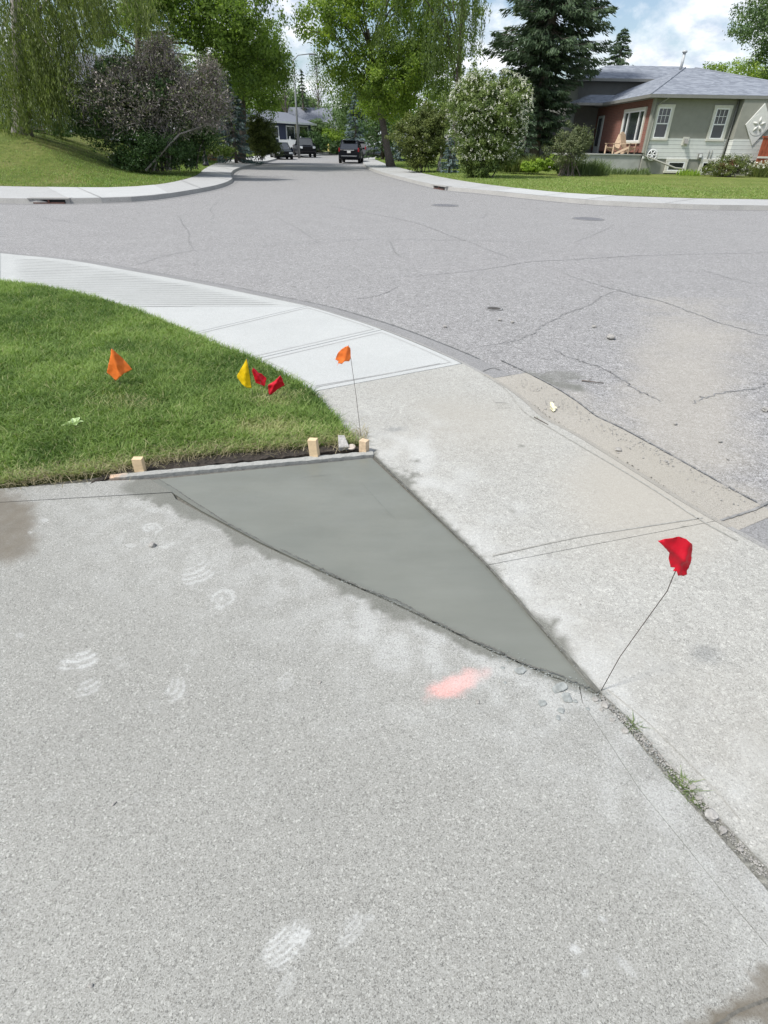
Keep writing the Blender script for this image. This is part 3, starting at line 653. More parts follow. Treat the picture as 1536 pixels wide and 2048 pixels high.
# ------------------------------------------------------------------ far left block
ZS = .07
CL = [(-700, 372), (-300, 388), (0, 396), (70, 397), (200, 396), (300, 391), (385, 379), (440, 368), (464, 357), (462, 346), (482, 334), (545, 319), (570, 313), (640, 309), (700, 305.5), (800, 303)]
IL = [(-700, 350), (-300, 366), (0, 373), (70, 374.5), (200, 376), (270, 374), (340, 366), (392, 352), (408, 339), (425, 330), (446, 323), (500, 314), (530, 309), (560, 306.5), (640, 304.5), (700, 302), (800, 300)]
NL = 160
cl = resample(catmull(apx(CL, ZS), 6), NL); il = resample(catmull(apx(IL, ZS), 6), NL)
def block(cl, il, side, far_pts, gmat, zfn, name, wmat=SW_FAR, lift=True):
    r0 = offset2(cl, side*.25); r1 = offset2(cl, side*.03)
    struct(ribbon('sidewalk', [cl, il], wmat, zs=[ZS, ZS+.015]))
    struct(ribbon('curb', [offset2(cl, side*.04), cl], CURB, zs=[ZR, ZS]))
    struct(ribbon('gutter', [r0, r1], GUT, zs=[ZR+.004, ZR+.004]))
block(cl, il, 0+(-1), None, None, None, 'l')
dl_line = il
def left_z(V):
    px = proj(np.c_[V, np.full(len(V), ZS)]); e = pdist(V, il); ef = pdist(V, il[:int(NL*.42)])
    k = 1-sstep(-15.5, -6.0, V[:, 0]); back = np.minimum(sstep(1.0, 9.5, ef), sstep(.3, 5, e))
    return ZS+.015+.03*sstep(0, 1, e)+1.72*back*k+.25*sstep(2, 14, e)*(1-k)+.05*(fbm(V[:, 0]*.5, V[:, 1]*.5, 3, 6)-.5)+.6*sstep(.3, 5, e)*sstep(66, 80, V[:, 1])
lpoly = [tuple(p) for p in il]+[(60, 200), (-200, 200), (-200, il[0][1])]
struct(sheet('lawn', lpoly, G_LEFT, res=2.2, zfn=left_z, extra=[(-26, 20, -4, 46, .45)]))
# ------------------------------------------------------------------ far right block
CRr = [(2600, 440), (2000, 424), (1536, 411), (1400, 409), (1206, 401), (1100, 393), (960, 379), (880, 371), (800, 353), (762, 343), (738, 334.5), (728, 327), (727, 321), (736, 315.5), (760, 311), (800, 308), (900, 306)]
IRr = [(2600, 425), (2000, 412), (1536, 400), (1400, 398), (1206, 391), (1100, 384), (970, 369), (900, 358), (845, 347), (800, 336), (775, 329), (757, 322), (750, 318), (754, 314), (775, 310.5), (805, 306.5), (900, 304.5)]
cr = resample(catmull(apx(CRr, ZS), 6), NL); ir = resample(catmull(apx(IRr, ZS), 6), NL)
block(cr, ir, 1, None, None, None, 'r')
def right_z(V):
    e = pdist(V, ir); return ZS+.015+.04*sstep(0, 1.5, e)+.05*sstep(1, 14, e)+.04*(fbm(V[:, 0]*.4, V[:, 1]*.4, 3, 16)-.5)
rpoly = [tuple(p) for p in ir]+[(ir[-1][0]+10, 120), (200, 120), (200, ir[0][1])]
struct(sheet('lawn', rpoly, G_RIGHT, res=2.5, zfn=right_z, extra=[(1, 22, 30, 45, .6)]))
SW_LITE = concrete('newer_far_concrete', (.43, .44, .435), 60, .15, .08)
def litepart(A, B, p0, p1, sgn):
    pj = proj(np.c_[A, np.full(len(A), ZS)])[:, 0]; k = np.where((pj > p0) & (pj < p1))[0]; k = np.arange(k.min(), k.max()+1)
    struct(ribbon('sidewalk', [A[k]*.985+B[k]*.015, B[k]], SW_LITE, zs=[ZS+.005, ZS+.020]))
litepart(cr, ir, 985, 1206, 1); litepart(cl, il, 130, 350, -1)
# expansion joints across the far sidewalks
def xj(A, B, idx, z, w=.03):
    for i in idx:
        a, b_ = A[i], B[i]; t_ = (b_-a)/np.linalg.norm(b_-a); nrm = np.array([-t_[1], t_[0]])*w/2
        struct(ribbon('joint', [np.array([a-nrm, b_-nrm]), np.array([a+nrm, b_+nrm])], GROOVE, zs=[z, z]))
xj(cl, il, range(6, 120, 6), ZS+.026); xj(cr, ir, range(6, 120, 5), ZS+.026)
# fine blades fringe on the far lawns so their edges are not razor clean
def fringe(name, line, side, w, n, zf, mat, h, wd, lab, tlo=.2, thi=.6, off=0):
    L = resample(line, 2000); i = rng.integers(0, 2000, n); o = offset2(L, 1)-L
    p = L[i]+o[i]*(side*(off+np.abs(rng.normal(0, w, n))))[:, None]
    tag(blades(name, p, zf(p)-.01, h, wd, .9, mat, rng.uniform(tlo, thi, n)), lab, 'grass', kind='stuff')
fringe('grass', il[5:90], 1, 3.2, 45000, left_z, L_GRASS, .06, .02, 'mown grass on the bank along the far left sidewalk', .15, .75)
fringe('grass', ir[10:90], -1, 3.5, 60000, right_z, L_GRASS, .05, .022, 'pale mown lawn in front of the grey house', .3, .85)

# ------------------------------------------------------------------ road cracks, covers, drains
cracks = [[(500, 495), (590, 487), (660, 484), (720, 478), (800, 477), (950, 480), (1130, 484)], [(620, 405), (700, 420), (830, 445), (900, 470), (960, 490), (1040, 520)],
 [(750, 558), (870, 548), (960, 540), (1060, 525), (1160, 520), (1300, 512), (1536, 508), (1700, 506)], [(1120, 545), (1180, 565), (1240, 580), (1330, 605), (1430, 640), (1536, 672), (1640, 700)],
 [(1240, 578), (1180, 605), (1150, 625), (1120, 640), (1095, 655), (1060, 675), (985, 690)], [(1150, 484), (1190, 468), (1230, 450)], [(1110, 700), (1150, 720), (1200, 740), (1250, 775), (1300, 800)],
 [(545, 430), (600, 460), (640, 485)], [(355, 430), (366, 450), (378, 470), (385, 490), (395, 503)], [(268, 532), (330, 512), (400, 500), (500, 493)], [(1385, 810), (1440, 790), (1536, 765)],
 [(776, 480), (790, 505), (815, 520)], [(440, 400), (420, 418), (430, 432), (410, 445)], [(1400, 540), (1470, 560), (1536, 572)], [(840, 440), (905, 441), (960, 436), (975, 425)], [(690, 600), (760, 590), (800, 570)],
 [(60, 430), (160, 445), (300, 440)], [(1130, 930), (1210, 915), (1270, 920)][:0]]
for k, c_ in enumerate(cracks):
    if c_: strip('crack_line', c_, .016 if k < 4 else .012, CRACKM, ZR+.004, ZR, n=6, wob=.018, taper=True, seed=k+20)
GUTE = plain('gutter_edge', (.20, .20, .195), .95, .4, 30)
strip('gutter_joint', [(1425, 1048), (1470, 1032), (1510, 1018), (1545, 1000)], .014, GUTE, ZR+.011, ZR+.006, wob=.002)
strip('gutter_joint', [(965, 743), (985, 736), (1000, 741)], .01, GUTE, ZR+.011, ZR+.006)
gl2 = offset2(resample(OUT, 300), .31); gi = proj(np.c_[gl2, np.full(300, ZR)]); sel = (gi[:, 0] > -100) & (gi[:, 0] < 960); g_ = gl2[sel]
r_ = np.random.default_rng(4); ww = r_.uniform(.004, .012, len(g_))[:, None]
o_ = offset2(g_, 1)-g_; struct(ribbon('gutter_joint', [g_+o_*ww, g_-o_*ww], GUTE, zs=[ZR+.010]*2))
g3 = offset2(resample(OUT, 500), .45); gi = proj(np.c_[g3, np.full(500, ZR)]); sel = (gi[:, 0] > 1000) & (gi[:, 0] < 1515); g_ = g3[sel]; ww = r_.uniform(.001, .010, len(g_))[:, None]
o_ = offset2(g_, 1)-g_; struct(ribbon('gutter_joint', [g_+o_*ww, g_-o_*ww], GUTE, zs=[ZR+.010]*2))
IRON = plain('worn_iron', (.19, .19, .20), .6, .25, 20, metal=.3)
def manhole(px, py, rad, lab):
    x_, y_ = at(px, py, ZR); e = empty('manhole_cover', (x_, y_, ZR+.001), 0, lab, 'manhole cover')
    b_ = MB(); b_.lathe([(rad, 0), (rad, .006), (rad*.9, .007), (rad*.9, .004)], n=36); b_.build('rim', CRACKM, e)
    b_ = MB(); b_.lathe([(rad*.88, 0), (rad*.88, .008)], n=36)
    for i in range(-3, 4):
        for j in range(-3, 4):
            if math.hypot(i, j)*rad*.22 < rad*.75: b_.box((i*rad*.22, j*rad*.22, .009), (rad*.1, rad*.1, .003))
    b_.build('lid', IRON, e)
manhole(890, 411, .42, 'round iron manhole cover, the farther one, on the road left of the other')
manhole(1176, 438, .40, 'round manhole cover nearer the right, level with the grey house')
def pothole():
    x_, y_ = at(988, 618, ZR); e = empty('valve_cover', (x_, y_, ZR+.001), 0, 'small dark round valve cover sunk in the near asphalt', 'valve cover')
    b_ = MB(); b_.lathe([(.10, 0), (.10, .006), (.08, .008), (.078, .003)], n=24); b_.build('rim', CRACKM, e)
    b_ = MB(); b_.lathe([(.076, 0), (.076, .004)], n=24); b_.box((0, 0, .005), (.05, .012, .004)); b_.build('lid', plain('valve_iron', (.06, .055, .05), .8, .3), e)
pothole()
RUST = plain('rusty_opening', (.10, .045, .035), .9, .5, 14)
DARKH = plain('drain_dark', (.01, .01, .01), .9, .2)
def drain(pa, pb, lab):
    a = np.array(at(*pa, ZS)); b_ = np.array(at(*pb, ZS)); L_ = np.linalg.norm(b_-a); an = math.atan2(b_[1]-a[1], b_[0]-a[0]); m_ = (a+b_)/2
    e = empty('storm_drain', (m_[0], m_[1], ZR), an, lab, 'storm drain', 'kerb inlets')
    q_ = MB(); q_.box((0, -.02, .055), (L_, .12, .09)); q_.build('opening', DARKH, e)
    q_ = MB(); q_.box((0, .05, .125), (L_+.24, .30, .03)); q_.box((-L_/2-.06, -.02, .055), (.12, .10, .11)); q_.box((L_/2+.06, -.02, .055), (.12, .10, .11)); q_.build('hood', CURB, e)
    q_ = MB(); q_.box((-L_*.25, -.095, .02), (L_*.46, .05, .035)); q_.box((L_*.25, -.095, .02), (L_*.46, .05, .035)); q_.box((0, -.10, .05), (.03, .05, .09)); q_.build('grate', RUST, e)
drain((66, 396.5), (131, 396.8), 'storm drain inlet in the kerb at far left of the street')
drain((872, 370), (893, 373), 'storm drain inlet in the kerb before the white-flowering lilac')

# ------------------------------------------------------------------ formwork
WB = [(220, 957), (480, 934), (746, 911)]
def box_between(mb, a, b_, w, z0, z1, mi=0, off=0):
    a, b_ = np.array(a), np.array(b_); d = b_-a; L_ = np.linalg.norm(d); an = math.atan2(d[1], d[0]); nrm = np.array([-d[1], d[0]])/L_; c_ = (a+b_)/2+nrm*off
    mb.box((c_[0], c_[1], (z0+z1)/2), (L_, w, z1-z0), rz=an, mi=mi)
m, t, b = newmat('form_lumber'); v = objco(t); sx = N(t, 'ShaderNodeSeparateXYZ'); t.links.new(v, sx.inputs[0])
cem = mixc(t, noise(t, v, 60, 5, .7), (.22, .225, .205), (.42, .42, .40))
wood = mixc(t, noise(t, v, 40, 5, .7), (.50, .34, .24), (.62, .46, .34))
fac = ramp(t, mathn(t, 'ADD', mathn(t, 'MULTIPLY', sx.outputs[0], 1.0), mathn(t, 'MULTIPLY', noise(t, v, 14, 4), .35)), [(.17, (0, 0, 0)), (.27, (1, 1, 1))])
t.links.new(mixc(t, fac, wood, cem), b.inputs['Base Color']); b.inputs['Roughness'].default_value = .85; bump(t, b, noise(t, v, 70, 5, .7), .7, .008)
FORM = m
A_, B_ = np.array(at(220, 958)), np.array(at(747, 910)); d_ = B_-A_; L_ = np.linalg.norm(d_); an = math.atan2(d_[1], d_[0])
mb = MB(); n_ = 60
xs = np.linspace(0, L_, n_)
rows = []
for i, x_ in enumerate(xs):
    j = .0015*math.sin(i*1.7)+random.uniform(-.0012, .0012); k = random.uniform(-.0015, .0015)
    rows.append([mb.b.verts.new(p) for p in ((x_, -.002+k, -.03), (x_, -.003+k, .006+j), (x_, .004, .0105+j), (x_, .030, .011-j), (x_, .036, .006), (x_, .036, -.03))])
for a, b_ in zip(rows[:-1], rows[1:]):
    for k in range(5): mb.b.faces.new((a[k], b_[k], b_[k+1], a[k+1]))
mb.b.faces.new(rows[0]); mb.b.faces.new(rows[-1][::-1])
o = mb.build('form_board', FORM); o.location = (A_[0], A_[1], 0); o.rotation_euler = (0, 0, an)
tag(o, 'long cement-smeared form board edging the fresh concrete, bare wood at its left end', 'form board')

def stake(px, py_top, py_bot, w, dpt, rz, mat, lab, lean=0):
    x_, y_ = at(px, py_bot, .008); top = P(px, py_top, y_)[2]
    mb = MB(); mb.box((0, 0, top/2-.04), (w, dpt, top+.08)); mb.bevel(.0018, 2); o = mb.build('wooden_stake', mat)
    o.location = (x_, y_+dpt/2+.004, 0); o.rotation_euler = (0, lean, rz); return tag(o, lab, 'stake', 'wooden form stakes')
stake(278, 920, 945, .052, .036, R(2), LUMB, 'short pine stake at the left end of the form board, by the dry grass')
stake(629, 882, 915, .050, .038, R(-12), LUMB, 'tallest and palest pine stake, beside the concrete chunk', R(-4))
stake(728, 884, 905, .046, .040, R(-28), plain('stained_lumber', (.55, .42, .28), .8, .2, 40, b_str=.3), 'darker stake at the right corner of the form, by the pipe cap')
# broken concrete chunk and round cap in the trench
def rock(name, c_, size, mat, seed=0, rz=0, rough_=.18, sub=2, flat=None):
    b_ = bmesh.new(); bmesh.ops.create_icosphere(b_, subdivisions=sub, radius=1)
    for v_ in b_.verts:
        n_ = mnoise.noise(v_.co*1.3+Vector((seed*3.1, seed*1.7, seed)))*rough_*2
        q_ = v_.co*(1+n_); q_ = Vector([math.copysign(abs(a)**.75, a) for a in q_])
        v_.co = Vector((q_.x*size[0], q_.y*size[1], q_.z*size[2]))
    me = bpy.data.meshes.new(name); b_.to_mesh(me); b_.free(); o = link(name, me, mat); o.location = tuple(c_); o.rotation_euler = (0, 0, rz); return o
CHUNK = plain('broken_concrete', (.36, .35, .33), .95, .3, 45, b_str=.9, b_sc=80)
x_, y_ = at(693, 908); 
mb = MB(); mb.prism([(-.03, 0), (.032, 0), (.012, .085), (-.026, .09)], 0, 1, lambda u, v_, a: (u, v_+.01, -.01+a*(.035+.02*v_/.09)))
mb.bevel(.004, 2); o = mb.build('concrete_chunk', CHUNK); o.location = (x_-.015, y_+.03, 0.0); o.rotation_euler = (R(14), 0, R(10)); tag(o, 'broken tapered concrete chunk leaning behind the form board', 'concrete chunk')
x_, y_ = at(703, 903); mb = MB(); mb.lathe([(.022, 0), (.024, .008), (.022, .012), (.012, .011), (.010, .014), (.004, .014), (.003, .009)], n=24)
o = mb.build('pipe_cap', plain('dirty_plastic', (.48, .42, .36), .7, .25, 60)); o.location = (x_, y_+.022, .012); o.rotation_euler = (R(12), R(-6), 0); tag(o, 'round dirty cap in the soil between chunk and right stake', 'pipe cap')

# ------------------------------------------------------------------ marking flags
def fabric(name, c_):
    m, t, b = newmat(name); v = objco(t); c = ramp(t, noise(t, v, 30, 4), [(.3, sc3(c_, .9)), (.7, sc3(c_, 1.08))])
    t.links.new(c, b.inputs['Base Color']); b.inputs['Roughness'].default_value = .4
    tr = N(t, 'ShaderNodeBsdfTranslucent'); t.links.new(c, tr.inputs[0]); ms = N(t, 'ShaderNodeMixShader'); ms.inputs[0].default_value = .35
    t.links.new(b.outputs[0], ms.inputs[1]); t.links.new(tr.outputs[0], ms.inputs[2]); t.links.new(ms.outputs[0], t.nodes['Material Output'].inputs[0])
    bump(t, b, noise(t, v, 25, 3), .3, .01); return m
ORG = fabric('orange_vinyl', (1.0, .27, .05)); RED = fabric('red_vinyl', (.72, .01, .035)); YEL = fabric('yellow_vinyl', (.92, .66, .01))
WIRE = plain('steel_wire', (.14, .12, .11), .5, .2, metal=.6)
def flag(base_px, outline, folds, mat, wire, lab, group='utility marking flags', amp=.02, lean=0.0):
    """outline/wire given as they hang; built on the upright plane through the foot of the wire, then folded out of it"""
    bx_, by_ = at(*base_px); e = empty('marking_flag', (bx_, by_, 0), 0, lab, 'marking flag', group)
    def W3(px, py): q_ = P(px, py, by_+lean); return np.array([q_[0]-bx_, q_[2]])
    pl = np.array([W3(*p) for p in outline]); res = np.ptp(pl, axis=0).max()/22
    P2 = []
    for i in range(len(pl)):
        a, b_ = pl[i], pl[(i+1) % len(pl)]; n_ = max(1, int(np.linalg.norm(b_-a)/res))
        for k in range(n_): P2.append(a+(b_-a)*k/n_)
    nb = len(P2); gx, gy = np.meshgrid(np.arange(pl[:, 0].min(), pl[:, 0].max(), res), np.arange(pl[:, 1].min(), pl[:, 1].max(), res)); g = np.stack([gx.ravel(), gy.ravel()], -1); g = g[inside(g, pl)]
    allp = np.vstack([P2, g]); r_ = delaunay_2d_cdt([Vector(p) for p in allp], [], [list(range(nb))], 1, 1e-6, False)
    V2 = np.array([tuple(p) for p in r_[0]]); FA = np.array([tuple(f) for f in r_[2]]); FA = FA[inside(V2[FA].mean(1), pl)]; us = np.unique(FA); mpp = np.full(len(V2), -1); mpp[us] = np.arange(len(us)); V2 = V2[us]; FL = mpp[FA].tolist()
    dep = np.full(len(V2), float(lean))
    for (fa, fb, am, wd) in folds:       # a fold is a ridge line; depth falls away from it on both sides
        a, b_ = W3(*fa), W3(*fb); d = np.abs((V2-a)@np.array([-(b_-a)[1], (b_-a)[0]]))/np.linalg.norm(b_-a); dep = dep-am*np.exp(-(d/wd)**1.2)
    ctr = V2.mean(0); dep = dep+.012*(fbm(V2[:, 0]*28, V2[:, 1]*28, 3, 3)-.5)
    V2 = V2+.004*np.stack([fbm(V2[:, 0]*60, V2[:, 1]*60, 2, 4)-.5, fbm(V2[:, 0]*60, V2[:, 1]*60, 2, 14)-.5], -1)
    me = bpy.data.meshes.new('flag'); me.from_pydata(np.c_[V2[:, 0], dep, V2[:, 1]].tolist(), [], FL); me.polygons.foreach_set('use_smooth', [True]*len(me.polygons))
    f = link('flag', me, mat, e); sm = f.modifiers.new('s', 'SOLIDIFY'); sm.thickness = .0006
    mb = MB(); pts = []
    for (px, py) in wire: q_ = W3(px, py); pts.append((q_[0], lean*(1 if py < base_px[1]-30 else 0)+.002, q_[1]))
    pts.append((0, 0, -.05)); mb.tube(pts, .0014, 6); mb.build('wire', WIRE, e); return e
flag((243, 788), [(225, 695), (229, 698), (245, 716), (264, 739), (248, 747), (232, 761), (220, 751), (213, 745), (219, 722)], [((226, 696), (243, 752), .025, .02)], ORG, [(226, 695), (232, 730), (240, 765)], 'orange diamond-folded flag alone in the middle of the lawn')
flag((505, 806), [(494, 717), (497, 730), (500, 752), (503, 776), (495, 775), (484, 768), (475, 756), (474, 751), (484, 734)], [((494, 718), (490, 770), .015, .02)], YEL, [(494, 716), (499, 745), (504, 780)], 'yellow flag in the lawn, just left of the red ones')
flag((543, 800), [(507, 734), (512, 738), (517, 745), (523, 747), (533, 757), (530, 771), (523, 770), (512, 766), (509, 757), (504, 742)], [((508, 738), (528, 768), .02, .012)], RED, [(508, 735), (520, 760), (534, 785)], 'crumpled red flag between the yellow flag and another red one', lean=.12)
flag((537, 800), [(561, 749), (566, 760), (569, 771), (556, 778), (544, 788), (537, 785), (536, 769), (549, 762)], [((560, 752), (541, 786), .02, .012), ((538, 770), (566, 762), .01, .008)], RED, [(561, 749), (549, 770), (538, 794)], 'spread red flag nearest the sidewalk, right of the crumpled red one')
flag((724, 878), [(696, 690), (701, 696), (702, 715), (698, 722), (689, 722), (683, 727), (677, 726), (675, 733), (677, 722), (671, 719), (676, 706), (684, 697)], [((697, 691), (688, 722), .012, .02)], ORG, [(697, 690), (702, 720), (712, 790)], 'orange flag on a tall wire by the corner stake, over the sidewalk')
flag((1198, 1381), [(1314, 1077), (1334, 1075), (1357, 1073), (1370, 1076), (1383, 1086), (1382, 1110), (1378, 1134), (1373, 1140), (1374, 1147), (1366, 1150), (1352, 1147), (1351, 1140), (1345, 1141), (1349, 1134), (1341, 1134), (1338, 1118), (1338, 1105), (1334, 1098)],
     [((1372, 1086), (1353, 1146), .012, .012), ((1316, 1078), (1345, 1100), .008, .01)], RED, [(1366, 1112), (1345, 1158), (1335, 1183), (1290, 1245), (1240, 1315)], 'large red flag leaning over the sidewalk from the tip of the fresh concrete')

# ------------------------------------------------------------------ small things on the ground
GRY = plain('cement_crumb', (.26, .275, .265), .9, .3, 60, b_str=.5)
PEB = plain('pebble_grey', (.30, .29, .27), .9, .35, 60, b_str=.5)
deb = [(1134, 1397, 13, 11, GRY, 'largest pale grey cement flake below the tip of the fresh slab'), (1119, 1376, 22, 10, GRY, 'dark wet cement lump touching the seam near the slab tip'), (1040, 1342, 14, 9, GRY, 'comma-shaped cement crumb left of the other debris'),
       (1084, 1407, 10, 7, GRY, None), (1122, 1422, 9, 7, GRY, None), (1115, 1436, 6, 6, GRY, None), (1208, 1412, 8, 7, PEB, None), (1203, 1420, 5, 4, PEB, None), (1175, 1418, 5, 4, GRY, None), (1150, 1403, 6, 4, GRY, None), (1190, 1400, 7, 5, PEB, None), (1250, 1462, 9, 6, PEB, None), (1225, 1440, 7, 4, PEB, None),
       (1422, 1632, 15, 14, CHUNK, 'larger rough stone wedged in the gap beside the sidewalk'), (1445, 1661, 11, 8, PEB, 'pale stone in the gap just below the larger one'), (1385, 1575, 8, 6, PEB, None), (1400, 1596, 7, 5, PEB, None), (1480, 1700, 7, 5, PEB, None),
       (1005, 1336, 6, 3, GRY, None), (1010, 1366, 4, 3, GRY, None), (956, 1405, 4, 4, PEB, 'lone dark pebble right below the pink paint mark'), (305, 1092, 9, 5, PEB, 'flat pebble among the powdery footprints at upper left'), (228, 1608, 3, 6, PEB, 'small dark pebble alone on the left of the driveway'), (182, 1972, 6, 5, PEB, 'small stone at the bottom left of the driveway'), (640, 1365, 3, 3, PEB, 'tiny dark speck of stone in the middle of the driveway')]
for i, (px, py, rx, ry, mt, lab) in enumerate(deb):
    x_, y_ = at(px, py); s1 = .8*abs(at(px+rx, py)[0]-x_); s2 = .8*abs(at(px, py-ry)[1]-y_)
    hz = min(s1, s2)*(.3 if mt is GRY else .7)
    o = rock('pebble', (x_, y_, hz*.55+.001), (s1, s2, hz), mt, i, random.uniform(-.5, .5), .3)
    grp = lab or ('small cement crumb scattered below the tip of the fresh slab' if px < 1300 else 'small pebble lodged in the gap beside the right sidewalk')
    tag(o, grp, 'pebble', None if lab else ('crumbs around the slab tip' if px < 1300 else 'stones in the gap'))
for i, (px, py, rx) in enumerate([(1160, 902, 3), (1235, 903, 7), (1160, 1210, 2), (1155, 872, 4), (890, 655, 4), (1188, 655, 4), (1222, 678, 9), (1530, 822, 8), (1440, 885, 4), (1350, 850, 4), (1330, 925, 4), (1235, 908, 3), (1090, 820, 3), (1000, 642, 4), (1025, 646, 4), (1385, 985, 3), (1455, 920, 3)]):
    x_, y_ = at(px, py, ZR if i != 2 else 0); s1 = abs(at(px+rx, py, ZR if i != 2 else 0)[0]-x_)
    o = rock('pebble', (x_, y_, (ZR if i != 2 else 0)+s1*.4+.004), (s1, s1*.8, s1*.5), PEB, i+50, random.uniform(0, 3), .3); tag(o, 'loose grit stone lying on the near asphalt and gutter', 'pebble', 'grit stones on the near road')
# twig, fallen leaves
def on(px, py, z=0.0, up_=.004): q_ = at(px, py, z); return (q_[0], q_[1], z+up_)
mb = MB(); mb.tube([on(1163, 763, ZR, .008), on(1180, 766, ZR, .012), on(1207, 768, ZR, .008)], [.006, .005, .003], 6); mb.tube([on(1176, 765, ZR, .01), on(1180, 760, ZR, .014)], [.003, .002], 5); tag(mb.build('twig', BARK), 'thin dark twig lying on the asphalt near the damp patch', 'twig')
mb = MB(); mb.tube([on(1068, 835, .0, .004), on(1080, 842, .0, .006), on(1096, 850, .0, .004)], [.003, .003, .002], 5); tag(mb.build('twig', BARK), 'short stick lying along the kerb line of the old sidewalk', 'twig')
def petals(name, c_, items, mat, lab, cat):
    mb = MB()
    for (an, L_, w_, up_) in items:
        d = Vector((math.cos(an), math.sin(an), 0)); s_ = Vector((-d.y, d.x, 0)); c0 = Vector((0, 0, .003))
        pts = [(0, 0), (.35, .5), (.7, .42), (1, 0), (.7, -.42), (.35, -.5)]
        ctr = [mb.b.verts.new(c0+d*(u*L_)+Vector((0, 0, up_*u))) for u in (0, .35, .7, 1)]
        for sg in (1, -1):
            e1 = mb.b.verts.new(c0+d*(.35*L_)+s_*(.5*w_*sg)+Vector((0, 0, up_*.35+w_*.25))); e2 = mb.b.verts.new(c0+d*(.7*L_)+s_*(.42*w_*sg)+Vector((0, 0, up_*.7+w_*.2)))
            mb.b.faces.new((ctr[0], ctr[1], e1)); mb.b.faces.new((ctr[1], ctr[2], e2, e1)); mb.b.faces.new((ctr[2], ctr[3], e2))
    o = mb.build(name, mat); o.location = c_; sm = o.modifiers.new('s', 'SOLIDIFY'); sm.thickness = .0008; return tag(o, lab, cat)
x_, y_ = at(155, 868); petals('leaf_sprig', (x_, y_, .062), [(R(80), .06, .034, .02), (R(20), .055, .03, .012), (R(160), .07, .032, .0), (R(200), .075, .035, .0), (R(-50), .05, .03, .01), (R(120), .05, .028, .02)], plain('pale_green_leaf', (.42, .55, .26), .5, .15), 'pale green five-leaved sprig lying on the left lawn', 'leaf')
x_, y_ = at(1105, 822, ZR); petals('fallen_leaf', (x_, y_, ZR+.012), [(R(95), .06, .03, .03), (R(20), .03, .03, .01), (R(-100), .045, .03, .0), (R(210), .03, .02, .01)], plain('pale_yellow_leaf', (.72, .68, .45), .6, .1), 'crinkled pale yellow leaf lying in the gutter', 'leaf')
x_, y_ = at(1000, 845, 0)
# weeds in the gap
def weed(px, py, r_, n_, h_, lab):
    c_ = np.array(at(px, py)); xy = c_+rng.normal(0, r_, (n_, 2)); o = blades('weed', xy, np.full(n_, -.015), h_, .0028, 1.6, L_WEED, rng.uniform(0, 1, n_)); return tag(o, lab, 'weed', 'weeds in the concrete joint')
weed(1264, 1450, .007, 70, .022, 'uppermost spiky grass tuft in the joint below the slab tip')
weed(1345, 1550, .010, 60, .014, 'low weed clump between the two taller tufts in the joint')
weed(1372, 1572, .011, 120, .022, 'broad green weed clump in the middle of the joint')
weed(1395, 1600, .009, 60, .016, 'lowest weed tuft, just above the wedged stones')
weed(1072, 836, .008, 40, .02, 'tiny moss tuft on the old kerb line')
# gap fill: rough dirt
gA, gB = resample(catmull(apx(GAP_L), 8), 400), resample(catmull(apx(GAP_R), 8), 400)
rowsA = [gA+(gB-gA)*k/8 for k in range(9)]; zsr = []
V = np.array(rowsA); zz_ = -.014+.011*fbm(V[..., 0]*70, V[..., 1]*70, 4, 3)
b_ = bmesh.new(); vv = [[b_.verts.new((V[j, i, 0], V[j, i, 1], zz_[j, i])) for i in range(400)] for j in range(9)]
for j in range(8):
    for i in range(399): b_.faces.new((vv[j][i], vv[j][i+1], vv[j+1][i+1], vv[j+1][i]))
bmesh.ops.recalc_face_normals(b_, faces=b_.faces); me = bpy.data.meshes.new('joint_fill'); b_.to_mesh(me); b_.free()
struct(link('joint_fill', me, plain('joint_silt', (.24, .24, .215), .95, .4, 90, b_str=1, b_sc=200)))
# loose grit in the joint and along seams: uncountable crumbs
def grit(name, n_, src, spread, s0, s1, mat, lab, z=.0):
    L = resample(catmull(apx(src, z), 8), 800); i = rng.integers(0, 800, n_); p = L[i]+rng.normal(0, spread, (n_, 2)); b_ = bmesh.new(); V = []; Fc = []
    for q_ in p:
        s_ = random.uniform(s0, s1)*random.choice([.6, .8, 1, 1.3]); k0 = len(V); a0 = random.uniform(0, 6)
        for k in range(4): V.append((q_[0]+s_*math.cos(a0+k*1.57)*random.uniform(.7, 1.2), q_[1]+s_*math.sin(a0+k*1.57)*random.uniform(.7, 1.2), z+.0005))
        V.append((q_[0]+random.uniform(-.3, .3)*s_, q_[1], z+s_*.8))
        Fc += [(k0+k, k0+(k+1) % 4, k0+4) for k in range(4)]
    b_.free(); me = bpy.data.meshes.new(name); me.from_pydata(V, [], Fc); return tag(link(name, me, mat), lab, 'grit', kind='stuff')
grit('grit', 700, [(980, 1305), (1100, 1360), (1200, 1395), (1260, 1450), (1330, 1530)], .02, .0012, .003, GRY, 'crumbs of cement scattered along the seam below the tip')
grit('grit', 500, [(640, 1142), (760, 1192), (900, 1262), (1100, 1352)], .008, .001, .0025, GRY, 'cement crumbs along the lower seam of the fresh slab')
grit('grit', 900, [(1200, 1395), (1330, 1525), (1400, 1605), (1536, 1755)], .008, .0012, .0035, PEB, 'gravelly bits in the joint between driveway and sidewalk')
grit('grit', 260, [(760, 925), (975, 1130), (1190, 1375)], .008, .001, .003, GRY, 'cement crumbs along the right edge of the fresh slab', z=.002)
grit('grit', 700, [(1040, 760), (1200, 850), (1350, 925), (1510, 1010)], .06, .002, .006, PEB, 'sandy grit at the edge of the asphalt beside the gutter', z=ZR+.012)
grit('grit', 260, [(1050, 800), (1120, 850), (1250, 925), (1400, 1025)], .012, .002, .005, JOINT, 'dirt collected at the foot of the kerb', z=ZR+.010)

